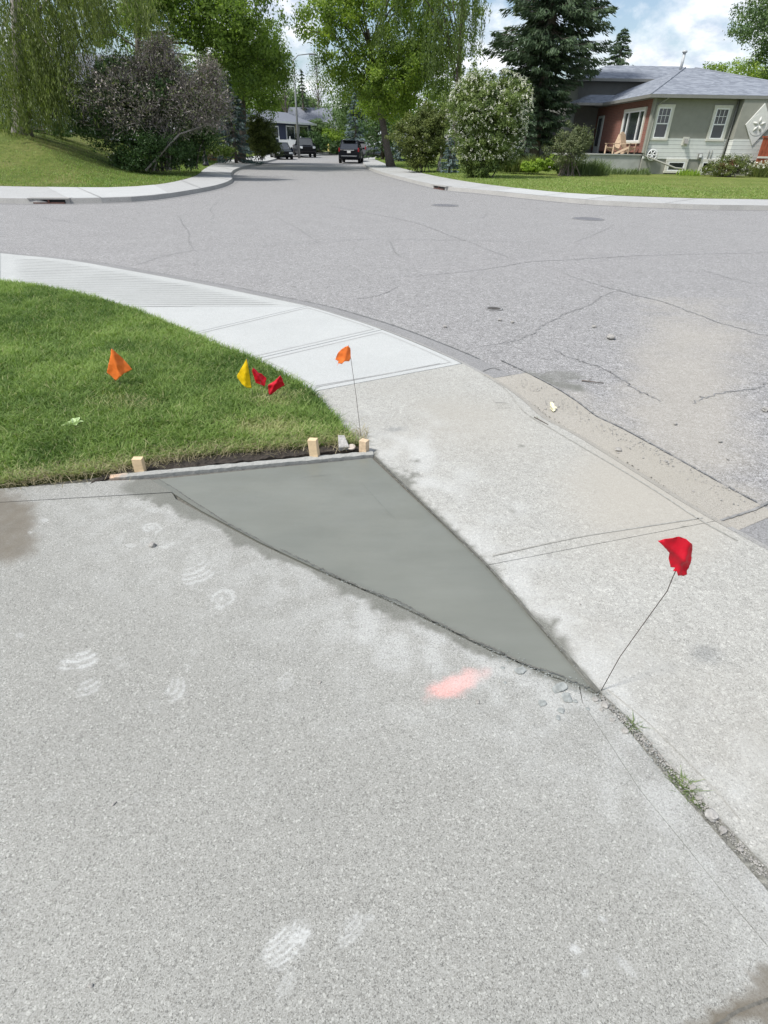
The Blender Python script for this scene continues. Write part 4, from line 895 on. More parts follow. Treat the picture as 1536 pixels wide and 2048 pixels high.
# ------------------------------------------------------------------ VEGETATION
def up_tilt(n): a = rng.normal(size=(n, 3)); return a
def crown_pts(boxes, K, per, clr, shell=.55, flat=.7):
    """boxes: list of (centre, radii, weight); returns leaf centres, outward normals, tint"""
    w = np.array([b_[2] for b_ in boxes], float); w /= w.sum(); C_, Nn, T_, CC = [], [], [], []
    for (c_, r_, _), wt in zip(boxes, w):
        k = max(3, int(K*wt)); d = rng.normal(size=(k, 3)); d /= np.linalg.norm(d, axis=1)[:, None]
        rad = shell+(1-shell)*rng.uniform(0, 1, k)**.6; rad[rng.uniform(0, 1, k) < .25] *= .55
        lump = 1+.22*np.sin(d[:, 0]*5+c_[0])*np.cos(d[:, 2]*4+c_[1])+rng.normal(0, .06, k)
        cc = np.array(c_)+d*rad[:, None]*np.array(r_)*lump[:, None]; CC.append(cc)
        ct = rng.uniform(.1, .9, k)
        m_ = np.maximum(2, rng.poisson(per, k)); idx = np.repeat(np.arange(k), m_)
        n = len(idx); off = rng.normal(size=(n, 3)); off /= np.linalg.norm(off, axis=1)[:, None]; rr = rng.uniform(0, 1, n)**.5
        sz = clr*rng.uniform(.6, 1.4, k)
        p = cc[idx]+off*rr[:, None]*sz[idx][:, None]*np.array([1, 1, flat]); C_.append(p)
        Nn.append(off*.6+d[idx]*.7); T_.append(ct[idx]*.65+rng.uniform(0, .45, n)-.05)
    return np.vstack(C_), np.vstack(Nn), np.hstack(T_), np.vstack(CC)
def box_px(x0, y0, x1, y1, Y, dr=None, w=1):
    a = P((x0+x1)/2, y0, Y); b_ = P((x0+x1)/2, y1, Y); l = P(x0, (y0+y1)/2, Y); r_ = P(x1, (y0+y1)/2, Y)
    rx = (r_[0]-l[0])/2; rz = (a[2]-b_[2])/2; c_ = ((l[0]+r_[0])/2, Y, (a[2]+b_[2])/2); return (c_, (rx, dr if dr else rx*.8, rz), w*rx*rz)
def limb_mesh(base, targets, r0, mat, name, parent, trunk_top, bend=.0, n=8):
    mb = MB(); base = np.array(base, float); top = np.array(trunk_top, float)
    tr = [base+(top-base)*t_+np.array([bend*math.sin(t_*PI), 0, 0])+(rng.normal(0, .04, 3) if 0 < t_ < 1 else 0) for t_ in np.linspace(0, 1, 9)]
    mb.tube([tuple(p) for p in tr], [r0*(1.35 if i == 0 else 1)*(1-.55*i/8) for i in range(9)], n)
    o = mb.build(name if name else 'trunk', mat, parent)
    mb = MB()
    for q_ in targets:
        t_ = rng.uniform(.45, .98); s_ = base+(top-base)*t_+np.array([bend*math.sin(t_*PI), 0, 0]); e = np.array(q_); L_ = np.linalg.norm(e-s_)
        m1 = s_+(e-s_)*.35+np.array([0, 0, L_*.10])+rng.normal(0, L_*.04, 3); m2 = s_+(e-s_)*.7+np.array([0, 0, L_*.08])+rng.normal(0, L_*.05, 3)
        ra = r0*(1-.5*t_)*min(.55, .15+L_*.04)
        mb.tube([tuple(s_), tuple(m1), tuple(m2), tuple(e)], [ra, ra*.7, ra*.45, ra*.15], 5)
    mb.build('limbs', mat, parent); return o
def tree(name, lab, cat, base, boxes, K, per, clr, leaf, lmat, bmat=BARK, r0=.25, top=None, group=None, nl=14, shell=.55, bend=0, up=.4, wid=.55):
    e = empty(name, (base[0], base[1], base[2]), 0, lab, cat, group); o0 = np.array(base)
    bx = [((np.array(c_)-o0), r_, w) for c_, r_, w in boxes]
    p, nn, tt, cc = crown_pts(bx, K, per, clr, shell)
    gz = -base[2]+.1
    k = p[:, 2] > gz; p, nn, tt = p[k], nn[k], tt[k]
    leaves('crown', p, leaf, leaf*wid, lmat, e, up=up, nrm=nn, tint=tt)
    if top is None: c_, r_, _ = bx[0]; top = (c_[0], c_[1], c_[2]+r_[2]*.4)
    else: top = np.array(top)-o0
    if r0: limb_mesh((0, 0, -.2), cc[rng.choice(len(cc), min(nl, len(cc)), replace=False)], r0, bmat, 'trunk', e, top, bend)
    return e
def gpt(px, Y, z=.15): q_ = P(px, 300, Y); return (q_[0], Y, z)

# big leafy tree right of the road, with leaning pale trunk
Yt = 47
b0 = P(783, 316, Yt); tree('maple_tree', 'big leafy maple with a leaning grey trunk beside the right-hand sidewalk', 'tree', (b0[0], Yt, .1),
  [box_px(620, -160, 960, 70, Yt-1, 5), box_px(600, -60, 730, 115, Yt-2, 3, 1.2), box_px(690, 60, 880, 235, Yt-1, 3.5, 1.5), box_px(790, 0, 950, 190, Yt, 3.5), box_px(640, 95, 760, 200, Yt-1.5, 2, .7), box_px(700, 190, 790, 250, Yt+2, 2, .7)],
  760, 75, .62, .085, L_MAPLE, BARK, .27, top=P(735, 60, Yt), bend=-.1, nl=40, group=None)
# elms on the left
Yt = 43
b0 = gpt(285, Yt, 1.7); tree('elm_tree', 'tall dark elm behind the dead-topped lilac, its trunk showing above the bush', 'tree', b0,
  [box_px(180, -260, 560, 60, Yt+1, 5), box_px(350, -60, 560, 150, Yt, 4, 1.3), box_px(420, 60, 590, 200, Yt+1, 3, 1.2), box_px(90, -80, 300, 110, Yt+2, 3, .5), box_px(225, -60, 420, 95, Yt-1.5, 2, .9)], 800, 75, .62, .085, L_ELM, BARK, .25, top=P(272, -60, Yt), nl=18)
Yt = 52
b0 = gpt(480, Yt, .3); tree('elm_tree', 'broad green tree overhanging the left side of the street above the parked sedan', 'tree', b0,
  [box_px(400, 20, 590, 190, Yt, 4), box_px(440, 130, 575, 232, Yt+1, 3), box_px(380, 150, 480, 240, Yt, 3, .8)], 300, 70, .6, .085, L_ELM, BARK, .28, nl=24)

# weeping trees: strands of narrow leaves
def weeping(name, lab, base, starts, lens, lmat, bmat, r0, top, leafL=.07, leafW=.014, per_m=26, cat='tree', limbs=14, sway=.12):
    e = empty(name, base, 0, lab, cat); o0 = np.array(base); Cs, D, T_ = [], [], []
    for s_, L_ in zip(starts, lens):
        n = max(6, int(L_*per_m)); t_ = np.sort(rng.uniform(0, 1, n)); a = rng.uniform(0, 2*PI); am = rng.normal(0, sway)
        x_ = s_[0]+am*t_**2*L_+rng.normal(0, .05, n); y_ = s_[1]+rng.normal(0, sway)*t_**2*L_+rng.normal(0, .05, n); z_ = s_[2]-t_*L_
        Cs.append(np.stack([x_, y_, z_], -1)); d = rng.normal(0, .35, (n, 3)); d[:, 2] = -1; D.append(d); T_.append(np.clip(rng.uniform(.1, .8)+rng.normal(0, .15, n), 0, 1))
    leaves('crown', np.vstack(Cs)-o0, leafL, leafW, lmat, e, dirs=np.vstack(D), tint=np.hstack(T_))
    tg = [np.array(s_)-o0 for s_ in (starts[i] for i in rng.choice(len(starts), limbs, replace=False))]
    limb_mesh((0, 0, -.3), tg, r0, bmat, 'trunk', e, np.array(top)-o0); return e
def curtain(regs, Y0, dY, dens=1):
    st, ln = [], []
    for (x0, x1, yt0, yt1, yb0, yb1, n) in regs:
        for _ in range(int(n*dens)):
            bq = rng.integers(0, max(2, int((x1-x0)/7))); px = x0+(x1-x0)*((bq*.618) % 1)+rng.normal(0, 2.2); Y = Y0+rng.uniform(-dY, dY); f_ = (px-x0)/(x1-x0); a = P(px, rng.uniform(yt0, yt1), Y); zb = P(px, yb0+(yb1-yb0)*f_+abs(rng.normal(0, 18))*-1, Y)[2]
            if a[2]-zb > .3: st.append(a); ln.append(a[2]-zb)
    return st, ln
st, ln = curtain([(-60, 60, -150, 150, 285, 255, 200), (40, 130, -150, 60, 240, 150, 135), (85, 150, 130, 170, 245, 230, 40), (120, 190, -150, 0, 120, 100, 120), (190, 300, -150, 0, 70, 90, 80), (-30, 70, 60, 180, 265, 230, 70), (30, 90, 0, 110, 200, 250, 60)], 30.5, 2.3)
weeping('willow_tree', 'weeping willow with hanging yellow-green strands at far left', gpt(50, 31, 1.5), st, ln, L_WILLOW, BARKL, .42, P(30, -60, 31), .085, .017, 24)
mb = MB()   # pale bare snag in the willow
st, ln = curtain([(850, 975, -160, 40, 170, 110, 110), (865, 930, 60, 120, 210, 190, 50), (750, 830, -120, 0, 120, 100, 50), (930, 990, -100, 20, 100, 70, 22)], 43, 2)
weeping('birch_tree', 'weeping birch with fine hanging shoots between maple and spruce', gpt(905, 44, .25), st, ln, L_BIRCH, BARK, .2, P(930, -60, 44), .075, .022, 20, sway=.05)
mb = MB(); e_ = [P(800, 125, 43.6), P(840, 105, 43.6), P(870, 85, 43.4), P(905, 45, 43.2), P(945, 28, 43)]; 
# spruces
def spruce(name, lab, base, H, Rb, lmat, n_lv, per, nd=26, droop=.25, nL=.16, nW=.03, z0=.06, group=None, bare=0, ragged=.25, cat='tree', waist=None):
    e = empty(name, base, 0, lab, cat, group); Cs, D, T_ = [], [], []; mb = MB()
    for i in range(n_lv):
        f_ = z0+(1-z0)*(i/n_lv)**.9; z = H*f_; L0 = Rb*(1-f_)**.8+.04*Rb
        if waist: L0 *= waist+(1.15-waist)*float(sstep(.20, .46, f_))
        for k in range(per):
            a = rng.uniform(0, 2*PI); L_ = L0*rng.uniform(1-ragged*1.6, 1+ragged*.5); n = max(5, int(nd*(.25+L_/Rb)*1.2)); t_ = rng.uniform(.12, 1, n)**.7
            dirv = np.array([math.cos(a), math.sin(a)]); drop = droop*L_*(1.3*t_**1.2-.75*t_**3)
            wv = rng.normal(0, .10, n)*L_*(1.15-t_*.7); px = dirv[0]*L_*t_-dirv[1]*wv; py = dirv[1]*L_*t_+dirv[0]*wv
            pz = z-drop-np.abs(rng.normal(0, .09, n))*L_**.5*.7
            Cs.append(np.stack([px, py, pz], -1)); d = np.stack([np.full(n, dirv[0])+rng.normal(0, .35, n)-dirv[1]*wv/L_*3, np.full(n, dirv[1])+rng.normal(0, .35, n)+dirv[0]*wv/L_*3, -.55+rng.normal(0, .35, n)], -1); D.append(d)
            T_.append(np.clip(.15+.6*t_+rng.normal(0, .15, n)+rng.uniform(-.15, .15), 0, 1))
            if L_ > .8: mb.tube([(0, 0, z), (dirv[0]*L_*.5, dirv[1]*L_*.5, z-droop*L_*.5), (dirv[0]*L_*.95, dirv[1]*L_*.95, z-droop*L_*.55)], [.035, .02, .008], 4, caps=False)
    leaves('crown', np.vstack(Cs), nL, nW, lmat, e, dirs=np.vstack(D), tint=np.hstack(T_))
    mb.tube([(0, 0, -.2), (0, 0, H*.5), (0, 0, H)], [H*.018+.04, H*.012, .01], 7); mb.build('trunk', BARK, e); return e
b0 = P(1075, 320, 46)
spruce('spruce_tree', 'huge dark spruce towering beside the grey house', (b0[0]-.3, 46, .2), 18.5, 4.8, L_SPRUCE, 58, 12, 115, .34, .20, .040, .10, ragged=.42, waist=.5)
spruce('spruce_tree', 'distant spruce tip rising behind the grey house roof', gpt(1203, 66, 0), 10.5, 3.6, L_SPRUCE, 40, 8, 34, .2, .2, .045)
b0 = P(900, 337, 36); spruce('blue_spruce_tree', 'small young blue spruce between two shrubs on the right lawn', (b0[0], 36.5, .2), 1.75, .62, L_BLUE, 15, 7, 22, .1, .075, .02, .05, ragged=.15)
spruce('blue_spruce_tree', 'blue spruce shaded by the elms left of the street', gpt(470, 49, .3), 5.2, 1.9, L_BLUE, 22, 7, 34, .3, .15, .035, .04)
spruce('blue_spruce_tree', 'slim blue spruce behind the parked cars on the right', gpt(712, 86, 0), 7.5, 2.1, L_BLUE, 20, 7, 22, .2, .25, .07, .05)
spruce('spruce_tree', 'dark spruce directly behind the leaning maple trunk', gpt(765, 66, 0), 8.5, 1.7, L_SPRUCE, 24, 7, 26, .25, .2, .05, .02)
spruce('spruce_tree', 'low dark spruce just right of the maple trunk', gpt(797, 58, 0.1), 2.4, 1.1, L_BLUE, 14, 7, 20, .25, .12, .03, .04)
spruce('spruce_tree', 'thin ragged spruce standing far behind the dark blue house', gpt(611, 104, 0), 10.5, 1.7, L_SPRUCE, 22, 5, 16, .25, .28, .07, .1)
spruce('spruce_tree', 'black young spruce behind the lilac, against the siding', gpt(1048, 41.5, .2), 3.6, 1.2, L_SPRUCE, 18, 7, 26, .3, .12, .03, .02)

# shrubs
def shrub(name, lab, Y, px_boxes, K, per, clr, leaf, lmat, stems=9, bz=.12, cat='shrub', blos=None, group=None, shell=.5, up=.35, st_r=.03):
    bx = [box_px(*b_[:4], Y+(b_[4] if len(b_) > 4 else 0), None, b_[5] if len(b_) > 5 else 1) for b_ in px_boxes]
    c0 = bx[0][0]; base = (c0[0], Y, bz); e = empty(name, base, 0, lab, cat, group); o0 = np.array(base)
    bb = [(np.array(c_)-o0, r_, w) for c_, r_, w in bx]; p, nn, tt, cc = crown_pts(bb, K, per, clr, shell); k = p[:, 2] > 0.02; p, nn, tt = p[k], nn[k], tt[k]
    leaves('foliage', p, leaf, leaf*.55, lmat, e, up=up, nrm=nn, tint=tt); mb = MB()
    for i in range(stems):
        q_ = cc[rng.integers(len(cc))]; q_ = np.array([q_[0], q_[1], abs(q_[2])]); b_ = np.array([rng.normal(0, .25), rng.normal(0, .2), -.05]); m1 = b_+(q_-b_)*.5+np.array([0, 0, .2])
        mb.tube([tuple(b_), tuple(m1), tuple(q_)], [st_r, st_r*.7, st_r*.25], 5, caps=False)
    mb.build('stems', BARK, e)
    if blos:                        # upright flower clusters on the outer shell
        nb_, mat_, h_, zlo = blos; d = rng.normal(size=(nb_, 3)); d[:, 1] = -np.abs(d[:, 1])*.9+rng.normal(0, .2, nb_); d /= np.linalg.norm(d, axis=1)[:, None]
        w = np.array([b__[2] for b__ in bb]); w = w/w.sum(); ch = rng.choice(len(bb), nb_, p=w); C_ = np.array([bb[i][0] for i in ch])+d*np.array([bb[i][1] for i in ch])*1.03
        C_ = C_[C_[:, 2] > zlo]; k = 9; idx = np.repeat(np.arange(len(C_)), k); t_ = rng.uniform(0, 1, len(idx)); rr = (1-t_)*.35*h_+.01
        pp = C_[idx]+np.stack([rng.normal(0, 1, len(idx))*rr, rng.normal(0, 1, len(idx))*rr, (t_-.3)*h_*1.1], -1)
        o = leaves('blossoms', pp, h_*.2, h_*.16, mat_, e, tint=rng.uniform(0, 1, len(pp))); o['kind'] = 'stuff'
    return e
# the big lilac left, dead and brown above, green below
Yb = 30.5
e = shrub('lilac_bush', 'huge dead-topped grey-brown lilac with green lower leaves on the left lawn', Yb, [(215, 240, 400, 352), (225, 290, 330, 352), (150, 120, 330, 270), (180, 105, 300, 220), (250, 120, 390, 260), (320, 180, 425, 262), (130, 180, 240, 290)], 800, 70, .36, .05, L_DARK, 12, .3, 'bush', (70, L_WHITE, .07, .1), st_r=.03)
bb = [box_px(*q_, Yb-.2) for q_ in [(150, 110, 380, 275), (270, 80, 372, 215), (330, 135, 462, 262), (225, 118, 320, 210), (395, 118, 445, 190), (300, 68, 345, 130)]]
n = 14000; Cs = []; D = []
for (c_, r_, w), k in zip(bb, (4500, 2900, 3700, 1500, 800, 600)):
    d = rng.normal(size=(k, 3)); d /= np.linalg.norm(d, axis=1)[:, None]; rad = rng.uniform(.55, 1.05, k)
    lump = 1+.30*np.sin(d[:, 0]*6+c_[0])*np.cos(d[:, 2]*7+c_[0]*3)+.10*np.sin(d[:, 0]*15+d[:, 2]*11); Cs.append(np.array(c_)+d*np.array(r_)*(rad*lump)[:, None]-np.array((e.location.x, e.location.y, e.location.z))); dd = d+rng.normal(0, .55, (k, 3)); dd[:, 2] += .5; D.append(dd)
o = leaves('dead_twigs', np.vstack(Cs), .24, .007, L_TWIG, e, dirs=np.vstack(D)); o['kind'] = 'stuff'; o['label'] = 'bare grey-brown dead twigs'
o = leaves('sparse_leaves', np.vstack(Cs)[rng.choice(14000, 11000, replace=False)]+rng.normal(0, .2, (11000, 3)), .05, .028, L_GREY, e); o['kind'] = 'stuff'
o = leaves('withered_leaves', np.vstack(Cs)[rng.choice(14000, 12000, replace=False)]+rng.normal(0, .16, (12000, 3)), .055, .026, L_WITH, e); o['kind'] = 'stuff'
mb = MB()
for i in range(22):
    c_ = np.vstack(Cs)[rng.integers(14000)]; b_ = np.array([rng.normal(0, .5), rng.normal(0, .3), 0]); m1 = b_+(c_-b_)*.5+np.array([0, 0, .5]); m2 = b_+(c_-b_)*.8+rng.normal(0, .15, 3)+np.array([0, 0, .3])
    mb.tube([tuple(b_), tuple(m1), tuple(m2), tuple(c_)], [.05, .035, .02, .008], 5, caps=False)
mb.build('dead_branches', plain('dead_wood', (.26, .24, .225), .95, .3), e)
# lilac in white bloom on the right
shrub('lilac_bush', 'tall round lilac covered in white blossom spikes on the right lawn', 32.5, [(895, 140, 1062, 290), (905, 180, 1050, 350), (915, 260, 1025, 354), (930, 300, 1010, 356), (900, 150, 980, 240), (980, 150, 1064, 240)], 1050, 85, .27, .045, L_LILAC, 10, .15, 'bush', (1000, L_CREAM, .11, .7), st_r=.03)
shrub('olive_shrub', 'large dull olive shrub left of the small blue spruce', 38, [(790, 215, 905, 325), (805, 250, 880, 334), (815, 290, 870, 336), (830, 205, 900, 270)], 560, 75, .3, .05, L_OLIVE, 8, .15, 'bush', (60, L_CREAM, .10, .6))
shrub('mock_orange_bush', 'grey-green shrub with reddish tips in front of the porch', 34.5, [(1098, 262, 1180, 338), (1120, 245, 1175, 300), (1150, 250, 1187, 310)], 200, 42, .25, .04, L_GREY, 16, .2, 'shrub', None, shell=.3)
shrub('round_shrub', 'tall rounded shrub by the parked sedan on the left', 54, [(486, 234, 556, 300), (495, 262, 562, 314), (505, 230, 540, 280)], 420, 60, .3, .06, L_OLIVE, 8, .2, 'shrub')
for args in [('hedge', 'long low clipped hedge behind the black pickup', 91, [(575, 268, 665, 305), (600, 262, 655, 290)], L_DARK, 'hedge'), ('yellow_shrub', 'yellow-green shrub behind the fire hydrant', 96, [(635, 258, 690, 302)], L_LIME, 'shrub'), ('round_shrub', 'light green rounded shrub in front of the grey far roof', 98, [(610, 240, 668, 282)], L_FAR, 'shrub'),
             ('round_shrub', 'dark shrub right of the hydrant, behind the black car', 95, [(655, 280, 700, 310)], L_DARK, 'shrub'), ('round_shrub', 'bright green small tree behind the row of right-hand cars', 92, [(715, 225, 760, 300)], L_FAR, 'shrub')]:
    shrub(args[0], args[1], args[2], args[3], 150, 50, .5, .10, args[4], 6, .1, args[5])
shrub('low_hedge', 'dark hedge on top of the grass bank beneath the willow', 35.0, [(-60, 232, 90, 275), (60, 235, 215, 282), (180, 240, 260, 290), (-200, 220, -20, 272), (200, 250, 330, 328)], 420, 50, .35, .05, L_DARK, 8, 1.5, 'hedge')
shrub('dark_shrub', 'dark green shrub right of the lilac and behind the black lamp post', 33.5, [(345, 255, 408, 335), (360, 235, 440, 300)], 200, 55, .3, .05, L_DARK, 8, .3)
# bed planting
def clumpy(name, lab, Y, px0, px1, n, h_, wd, lmat, cat, z0=.25, dy=.6, lean=.7, tl=(0, 1), blos=None):
    a, b_ = P(px0, 330, Y)[0], P(px1, 330, Y)[0]; xy = np.stack([rng.uniform(a, b_, n), Y+rng.uniform(-dy, dy, n)], -1); hh = h_*(.5+.9*fbm(xy[:, 0]*1.7, xy[:, 1]*1.7, 3, 11)); e = empty(name, ((a+b_)/2, Y, z0), 0, lab, cat)
    o = blades('foliage', xy-np.array([(a+b_)/2, Y]), np.full(n, -.05), hh, wd, lean, lmat, rng.uniform(tl[0], tl[1], n), e)
    if blos:
        k, mt, s_ = blos; i = rng.integers(0, n, k); p = np.c_[xy[i]-np.array([(a+b_)/2, Y]), hh[i]*rng.uniform(.6, 1.15, k)]; idx = np.repeat(np.arange(k), 6); q_ = leaves('flowers', p[idx]+rng.normal(0, s_*.4, (len(idx), 3)), s_*.5, s_*.4, mt, e); q_['kind'] = 'stuff'
    return e
shrub('day_lilies', 'lime yellow-green clump of leafy perennials left of the porch', 36.2, [(1060, 318, 1100, 342), (1085, 310, 1130, 342), (1040, 326, 1075, 342)], 150, 40, .16, .055, L_LIME, 0, .2, 'plants')
clumpy('tall_grass', 'tall green grass below the grey-green shrub', 35.6, 1120, 1215, 1400, .62, .03, L_WEED, 'plants', tl=(0, .7))
clumpy('bed_plants', 'dark low bed plants behind the white rocks', 37.5, 1000, 1075, 1200, .7, .04, L_OLIVE, 'plants')
clumpy('tall_grass', 'ragged grass along the foot of the porch wall', 37.1, 1195, 1300, 700, .26, .03, L_WEED, 'plants', tl=(.1, .8))
clumpy('bed_plants', 'short bright weeds by the downspout and basement window', 36.9, 1362, 1400, 260, .26, .03, L_LIME, 'plants')
clumpy('daisies', 'white daisies growing before the red fence at right edge', 36.4, 1508, 1580, 900, .62, .02, L_OLIVE, 'flowers', blos=(110, L_WHITE, .07))
shrub('rose_bush', 'low spreading bush with white flowers and red leaves by the house wall', 36.3, [(1408, 318, 1512, 352), (1430, 308, 1500, 345), (1405, 330, 1460, 354)], 230, 42, .2, .035, L_OLIVE, 14, .2, 'bush', (60, L_WHITE, .09, .05))
e = shrub('barberry_bush', 'dark red-leaved tufts mixed into the flowering bush', 36.0, [(1440, 318, 1475, 345)], 50, 36, .16, .03, L_RED, 6, .2, 'bush')
shrub('garden_flowers', 'sunlit yellow-green garden plants with white flowers behind the lamp post', 46.5, [(418, 288, 445, 312), (436, 292, 475, 314), (405, 285, 430, 308)], 150, 40, .16, .05, L_BEDL, 0, .3, 'flowers', (40, L_WHITE, .10, .3))
shrub('garden_flowers', 'green garden plants left of the lamp post', 44.5, [(392, 295, 412, 318)], 40, 40, .16, .05, L_BEDL, 0, .3, 'flowers', (12, L_WHITE, .10, .1))
# trees at right above the house
tree('poplar_tree', 'tree leaning in at the top right corner above the roof', 'tree', gpt(1570, 52, 0), [box_px(1470, -60, 1660, 110, 52, 4), box_px(1520, 40, 1660, 150, 52, 3)], 260, 60, .6, .09, L_FAR, BARK, .3)
tree('leafy_tree', 'bright green bushy tree behind the right part of the roof', 'tree', gpt(1500, 60, 0), [box_px(1440, 100, 1660, 230, 60, 4), box_px(1400, 125, 1480, 180, 60, 2, .5)], 280, 60, .65, .10, L_MAPLE, BARK, .25)
# far trees closing the street; each a tree of its own
far = [(560, 170, 640, 250, 120, L_FAR), (470, 150, 590, 260, 105, L_ELM), (630, 210, 720, 270, 125, L_FAR), (650, 130, 770, 260, 95, L_FAR), (720, 120, 850, 250, 80, L_ELM), (575, 195, 625, 262, 140, L_ELM), (330, 60, 520, 260, 80, L_ELM), (200, 60, 400, 260, 75, L_ELM), (60, 80, 260, 260, 70, L_DARK), (-80, 60, 120, 250, 68, L_ELM), (820, 120, 960, 270, 70, L_ELM), (-300, -100, 0, 200, 60, L_ELM), (900, 160, 1060, 290, 62, L_DARK), (1060, 200, 1160, 300, 75, L_DARK), (740, 215, 905, 300, 64, L_DARK), (670, 225, 740, 300, 100, L_FAR), (600, 215, 700, 262, 160, L_DARK)]
fl = ['rounded crown filling the gap behind the blue house', 'tall tree crown behind the left-hand spruce', 'pale crown at the far end of the street', 'airy tree left of the maple and beyond the cars', 'deep green tree behind the maple trunk', 'small dark tree far behind the street lamp', 'wide elm crown deep behind the dead lilac', 'wide crown behind the middle of the dead lilac', 'dark crown behind the willow strands', 'green tree at the far left edge behind the willow', 'tree behind the weeping birch', 'tall tree left beyond the picture edge of the willow', 'dark tree behind the white lilac', 'dark tree between spruce and house', 'dark tree mass low behind the maple trunk and olive shrub', 'light tree crown above the black car', 'dark distant crowns over the grey roof']
for (x0, y0, x1, y1, Y, mt), lb in zip(far, fl):
    bx = box_px(x0, y0, x1, y1, Y); tree('background_tree', lb, 'tree', (bx[0][0], Y, 0), [bx, (tuple(np.array(bx[0])-np.array([0, 0, bx[1][2]*.4])), bx[1], bx[2])], 150, 45, .9*Y/80, .14*Y/80, mt, BARK, .25, nl=8, group='trees in the background')
def airy(px, y0, y1, Y, lab):
    e = empty('bare_tree', gpt(px, Y, 0), 0, lab, 'tree', 'trees in the background'); top = P(px, y0, Y)[2]; mb = MB(); mb.tube([(0, 0, -.2), (.1, 0, top*.5), (0, 0, top)], [.2, .12, .02], 6); C_ = []
    for i in range(60):
        z = top*rng.uniform(.3, 1); a = rng.uniform(0, 6.28); L_ = (1.1-z/top)*top*.35+.5; q_ = (math.cos(a)*L_*.5, math.sin(a)*L_*.5, z+L_*.8); mb.tube([(0, 0, z), q_], [.04, .01], 4, caps=False)
        C_.append(np.array(q_)+rng.normal(0, .45, (26, 3)))
    mb.build('trunk', BARK, e); leaves('crown', np.vstack(C_), .11, .06, L_FAR, e)
airy(640, 120, 250, 110, 'thin half-bare tree right of the street lamp'); airy(576, 95, 250, 100, 'sparse slim tree left of the street lamp')
for i, (px, py, s_) in enumerate([(1022, 323, .24), (1033, 327, .18), (1052, 336, .30), (1085, 337, .42), (1100, 336, .30)]):
    x_, y_ = at(px, py+2, .2); o = rock('garden_rock', (x_, y_, .22), (s_*.8, s_*.5, s_*.45), plain('white_stone', (.62, .6, .55), .9, .2, 8, b_str=.5), i+9, .3*i, .3); tag(o, ['upper left white rock of the flower bed edge', 'small white rock beside the upper left one', 'flat low white rock in front of the bed', 'largest pale rock by the lime-green plants', 'pale rock touching the largest one on its right'][i], 'rock', 'white rocks edging the flower bed')

# ------------------------------------------------------------------ RIGHT HOUSE
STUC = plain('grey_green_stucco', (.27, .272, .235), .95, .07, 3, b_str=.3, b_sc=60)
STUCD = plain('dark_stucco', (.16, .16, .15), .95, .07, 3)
FOUND = plain('foundation_concrete', (.36, .37, .34), .95, .16, 2, b_str=.2)
TRIM = plain('cream_trim', (.60, .59, .52), .6, .05)
FASC = plain('gutter_metal', (.20, .20, .185), .5, .1)
def sidingmat(name, col, pitch=.19):
    m, t, b = newmat(name); v = objco(t); s_ = N(t, 'ShaderNodeSeparateXYZ'); t.links.new(v, s_.inputs[0])
    w = mathn(t, 'FRACT', mathn(t, 'DIVIDE', s_.outputs[2], pitch)); g = ramp(t, w, [(0, (.45, .45, .45)), (.09, (.5, .5, .5)), (.14, (1, 1, 1)), (1, (.93, .93, .93))])
    t.links.new(mixc(t, 1, g, ramp(t, noise(t, v, 3, 4), [(.3, sc3(col, .94)), (.7, sc3(col, 1.05))]), 'MULTIPLY'), b.inputs['Base Color']); b.inputs['Roughness'].default_value = .7; bump(t, b, w, .5, .02); return m
SIDE = sidingmat('pale_siding', (.70, .715, .68)); SIDG = sidingmat('grey_siding', (.34, .35, .37), .2)
m, t, b = newmat('red_brick'); v = objco(t); mp = N(t, 'ShaderNodeMapping'); mp.inputs['Rotation'].default_value = (R(90), 0, R(90)); t.links.new(v, mp.inputs[0])
sx = N(t, 'ShaderNodeSeparateXYZ'); t.links.new(v, sx.inputs[0]); cm = N(t, 'ShaderNodeCombineXYZ'); t.links.new(mathn(t, 'ADD', sx.outputs[0], sx.outputs[1]), cm.inputs[0]); t.links.new(sx.outputs[2], cm.inputs[1])
br = N(t, 'ShaderNodeTexBrick'); t.links.new(cm.outputs[0], br.inputs['Vector']); br.inputs['Scale'].default_value = 1; br.inputs['Brick Width'].default_value = .26; br.inputs['Row Height'].default_value = .085; br.inputs['Mortar Size'].default_value = .008
br.inputs['Color1'].default_value = (.25, .095, .065, 1); br.inputs['Color2'].default_value = (.15, .06, .045, 1); br.inputs['Mortar'].default_value = (.26, .2, .17, 1)
t.links.new(mixc(t, .5, br.outputs[0], mixc(t, noise(t, v, 7, 5), (.13, .055, .04), (.30, .13, .10))), b.inputs['Base Color']); b.inputs['Roughness'].default_value = .9; bump(t, b, br.outputs['Fac'], -.4, .01); BRICK = m
def shingle(name, c1, c2):
    m, t, b = newmat(name); v = objco(t); mp = N(t, 'ShaderNodeMapping'); mp.inputs['Scale'].default_value = (2.2, 2.2, 9); t.links.new(v, mp.inputs[0])
    g = N(t, 'ShaderNodeSeparateColor'); t.links.new(voro(t, mp.outputs[0], 1.6), g.inputs[0])
    c = mixc(t, mathn(t, 'ADD', mathn(t, 'MULTIPLY', g.outputs[0], .7), mathn(t, 'MULTIPLY', noise(t, v, 10, 5, .8), .3)), c1, c2)
    t.links.new(c, b.inputs['Base Color']); b.inputs['Roughness'].default_value = .9; bump(t, b, g.outputs[0], .3, .02); return m
ROOF = shingle('grey_shingles', (.12, .135, .165), (.27, .295, .335)); ROOFD = shingle('dark_shingles', (.10, .11, .13), (.19, .2, .22))
RYAW = R(0)
hx, hy = at(1278, 350, .12)
house = empty('bungalow', (hx, hy, .1), RYAW, 'grey-green stucco bungalow with brick side, pale siding band and grey hip roof', 'house')
EAVE, BASE = 3.72, 1.0
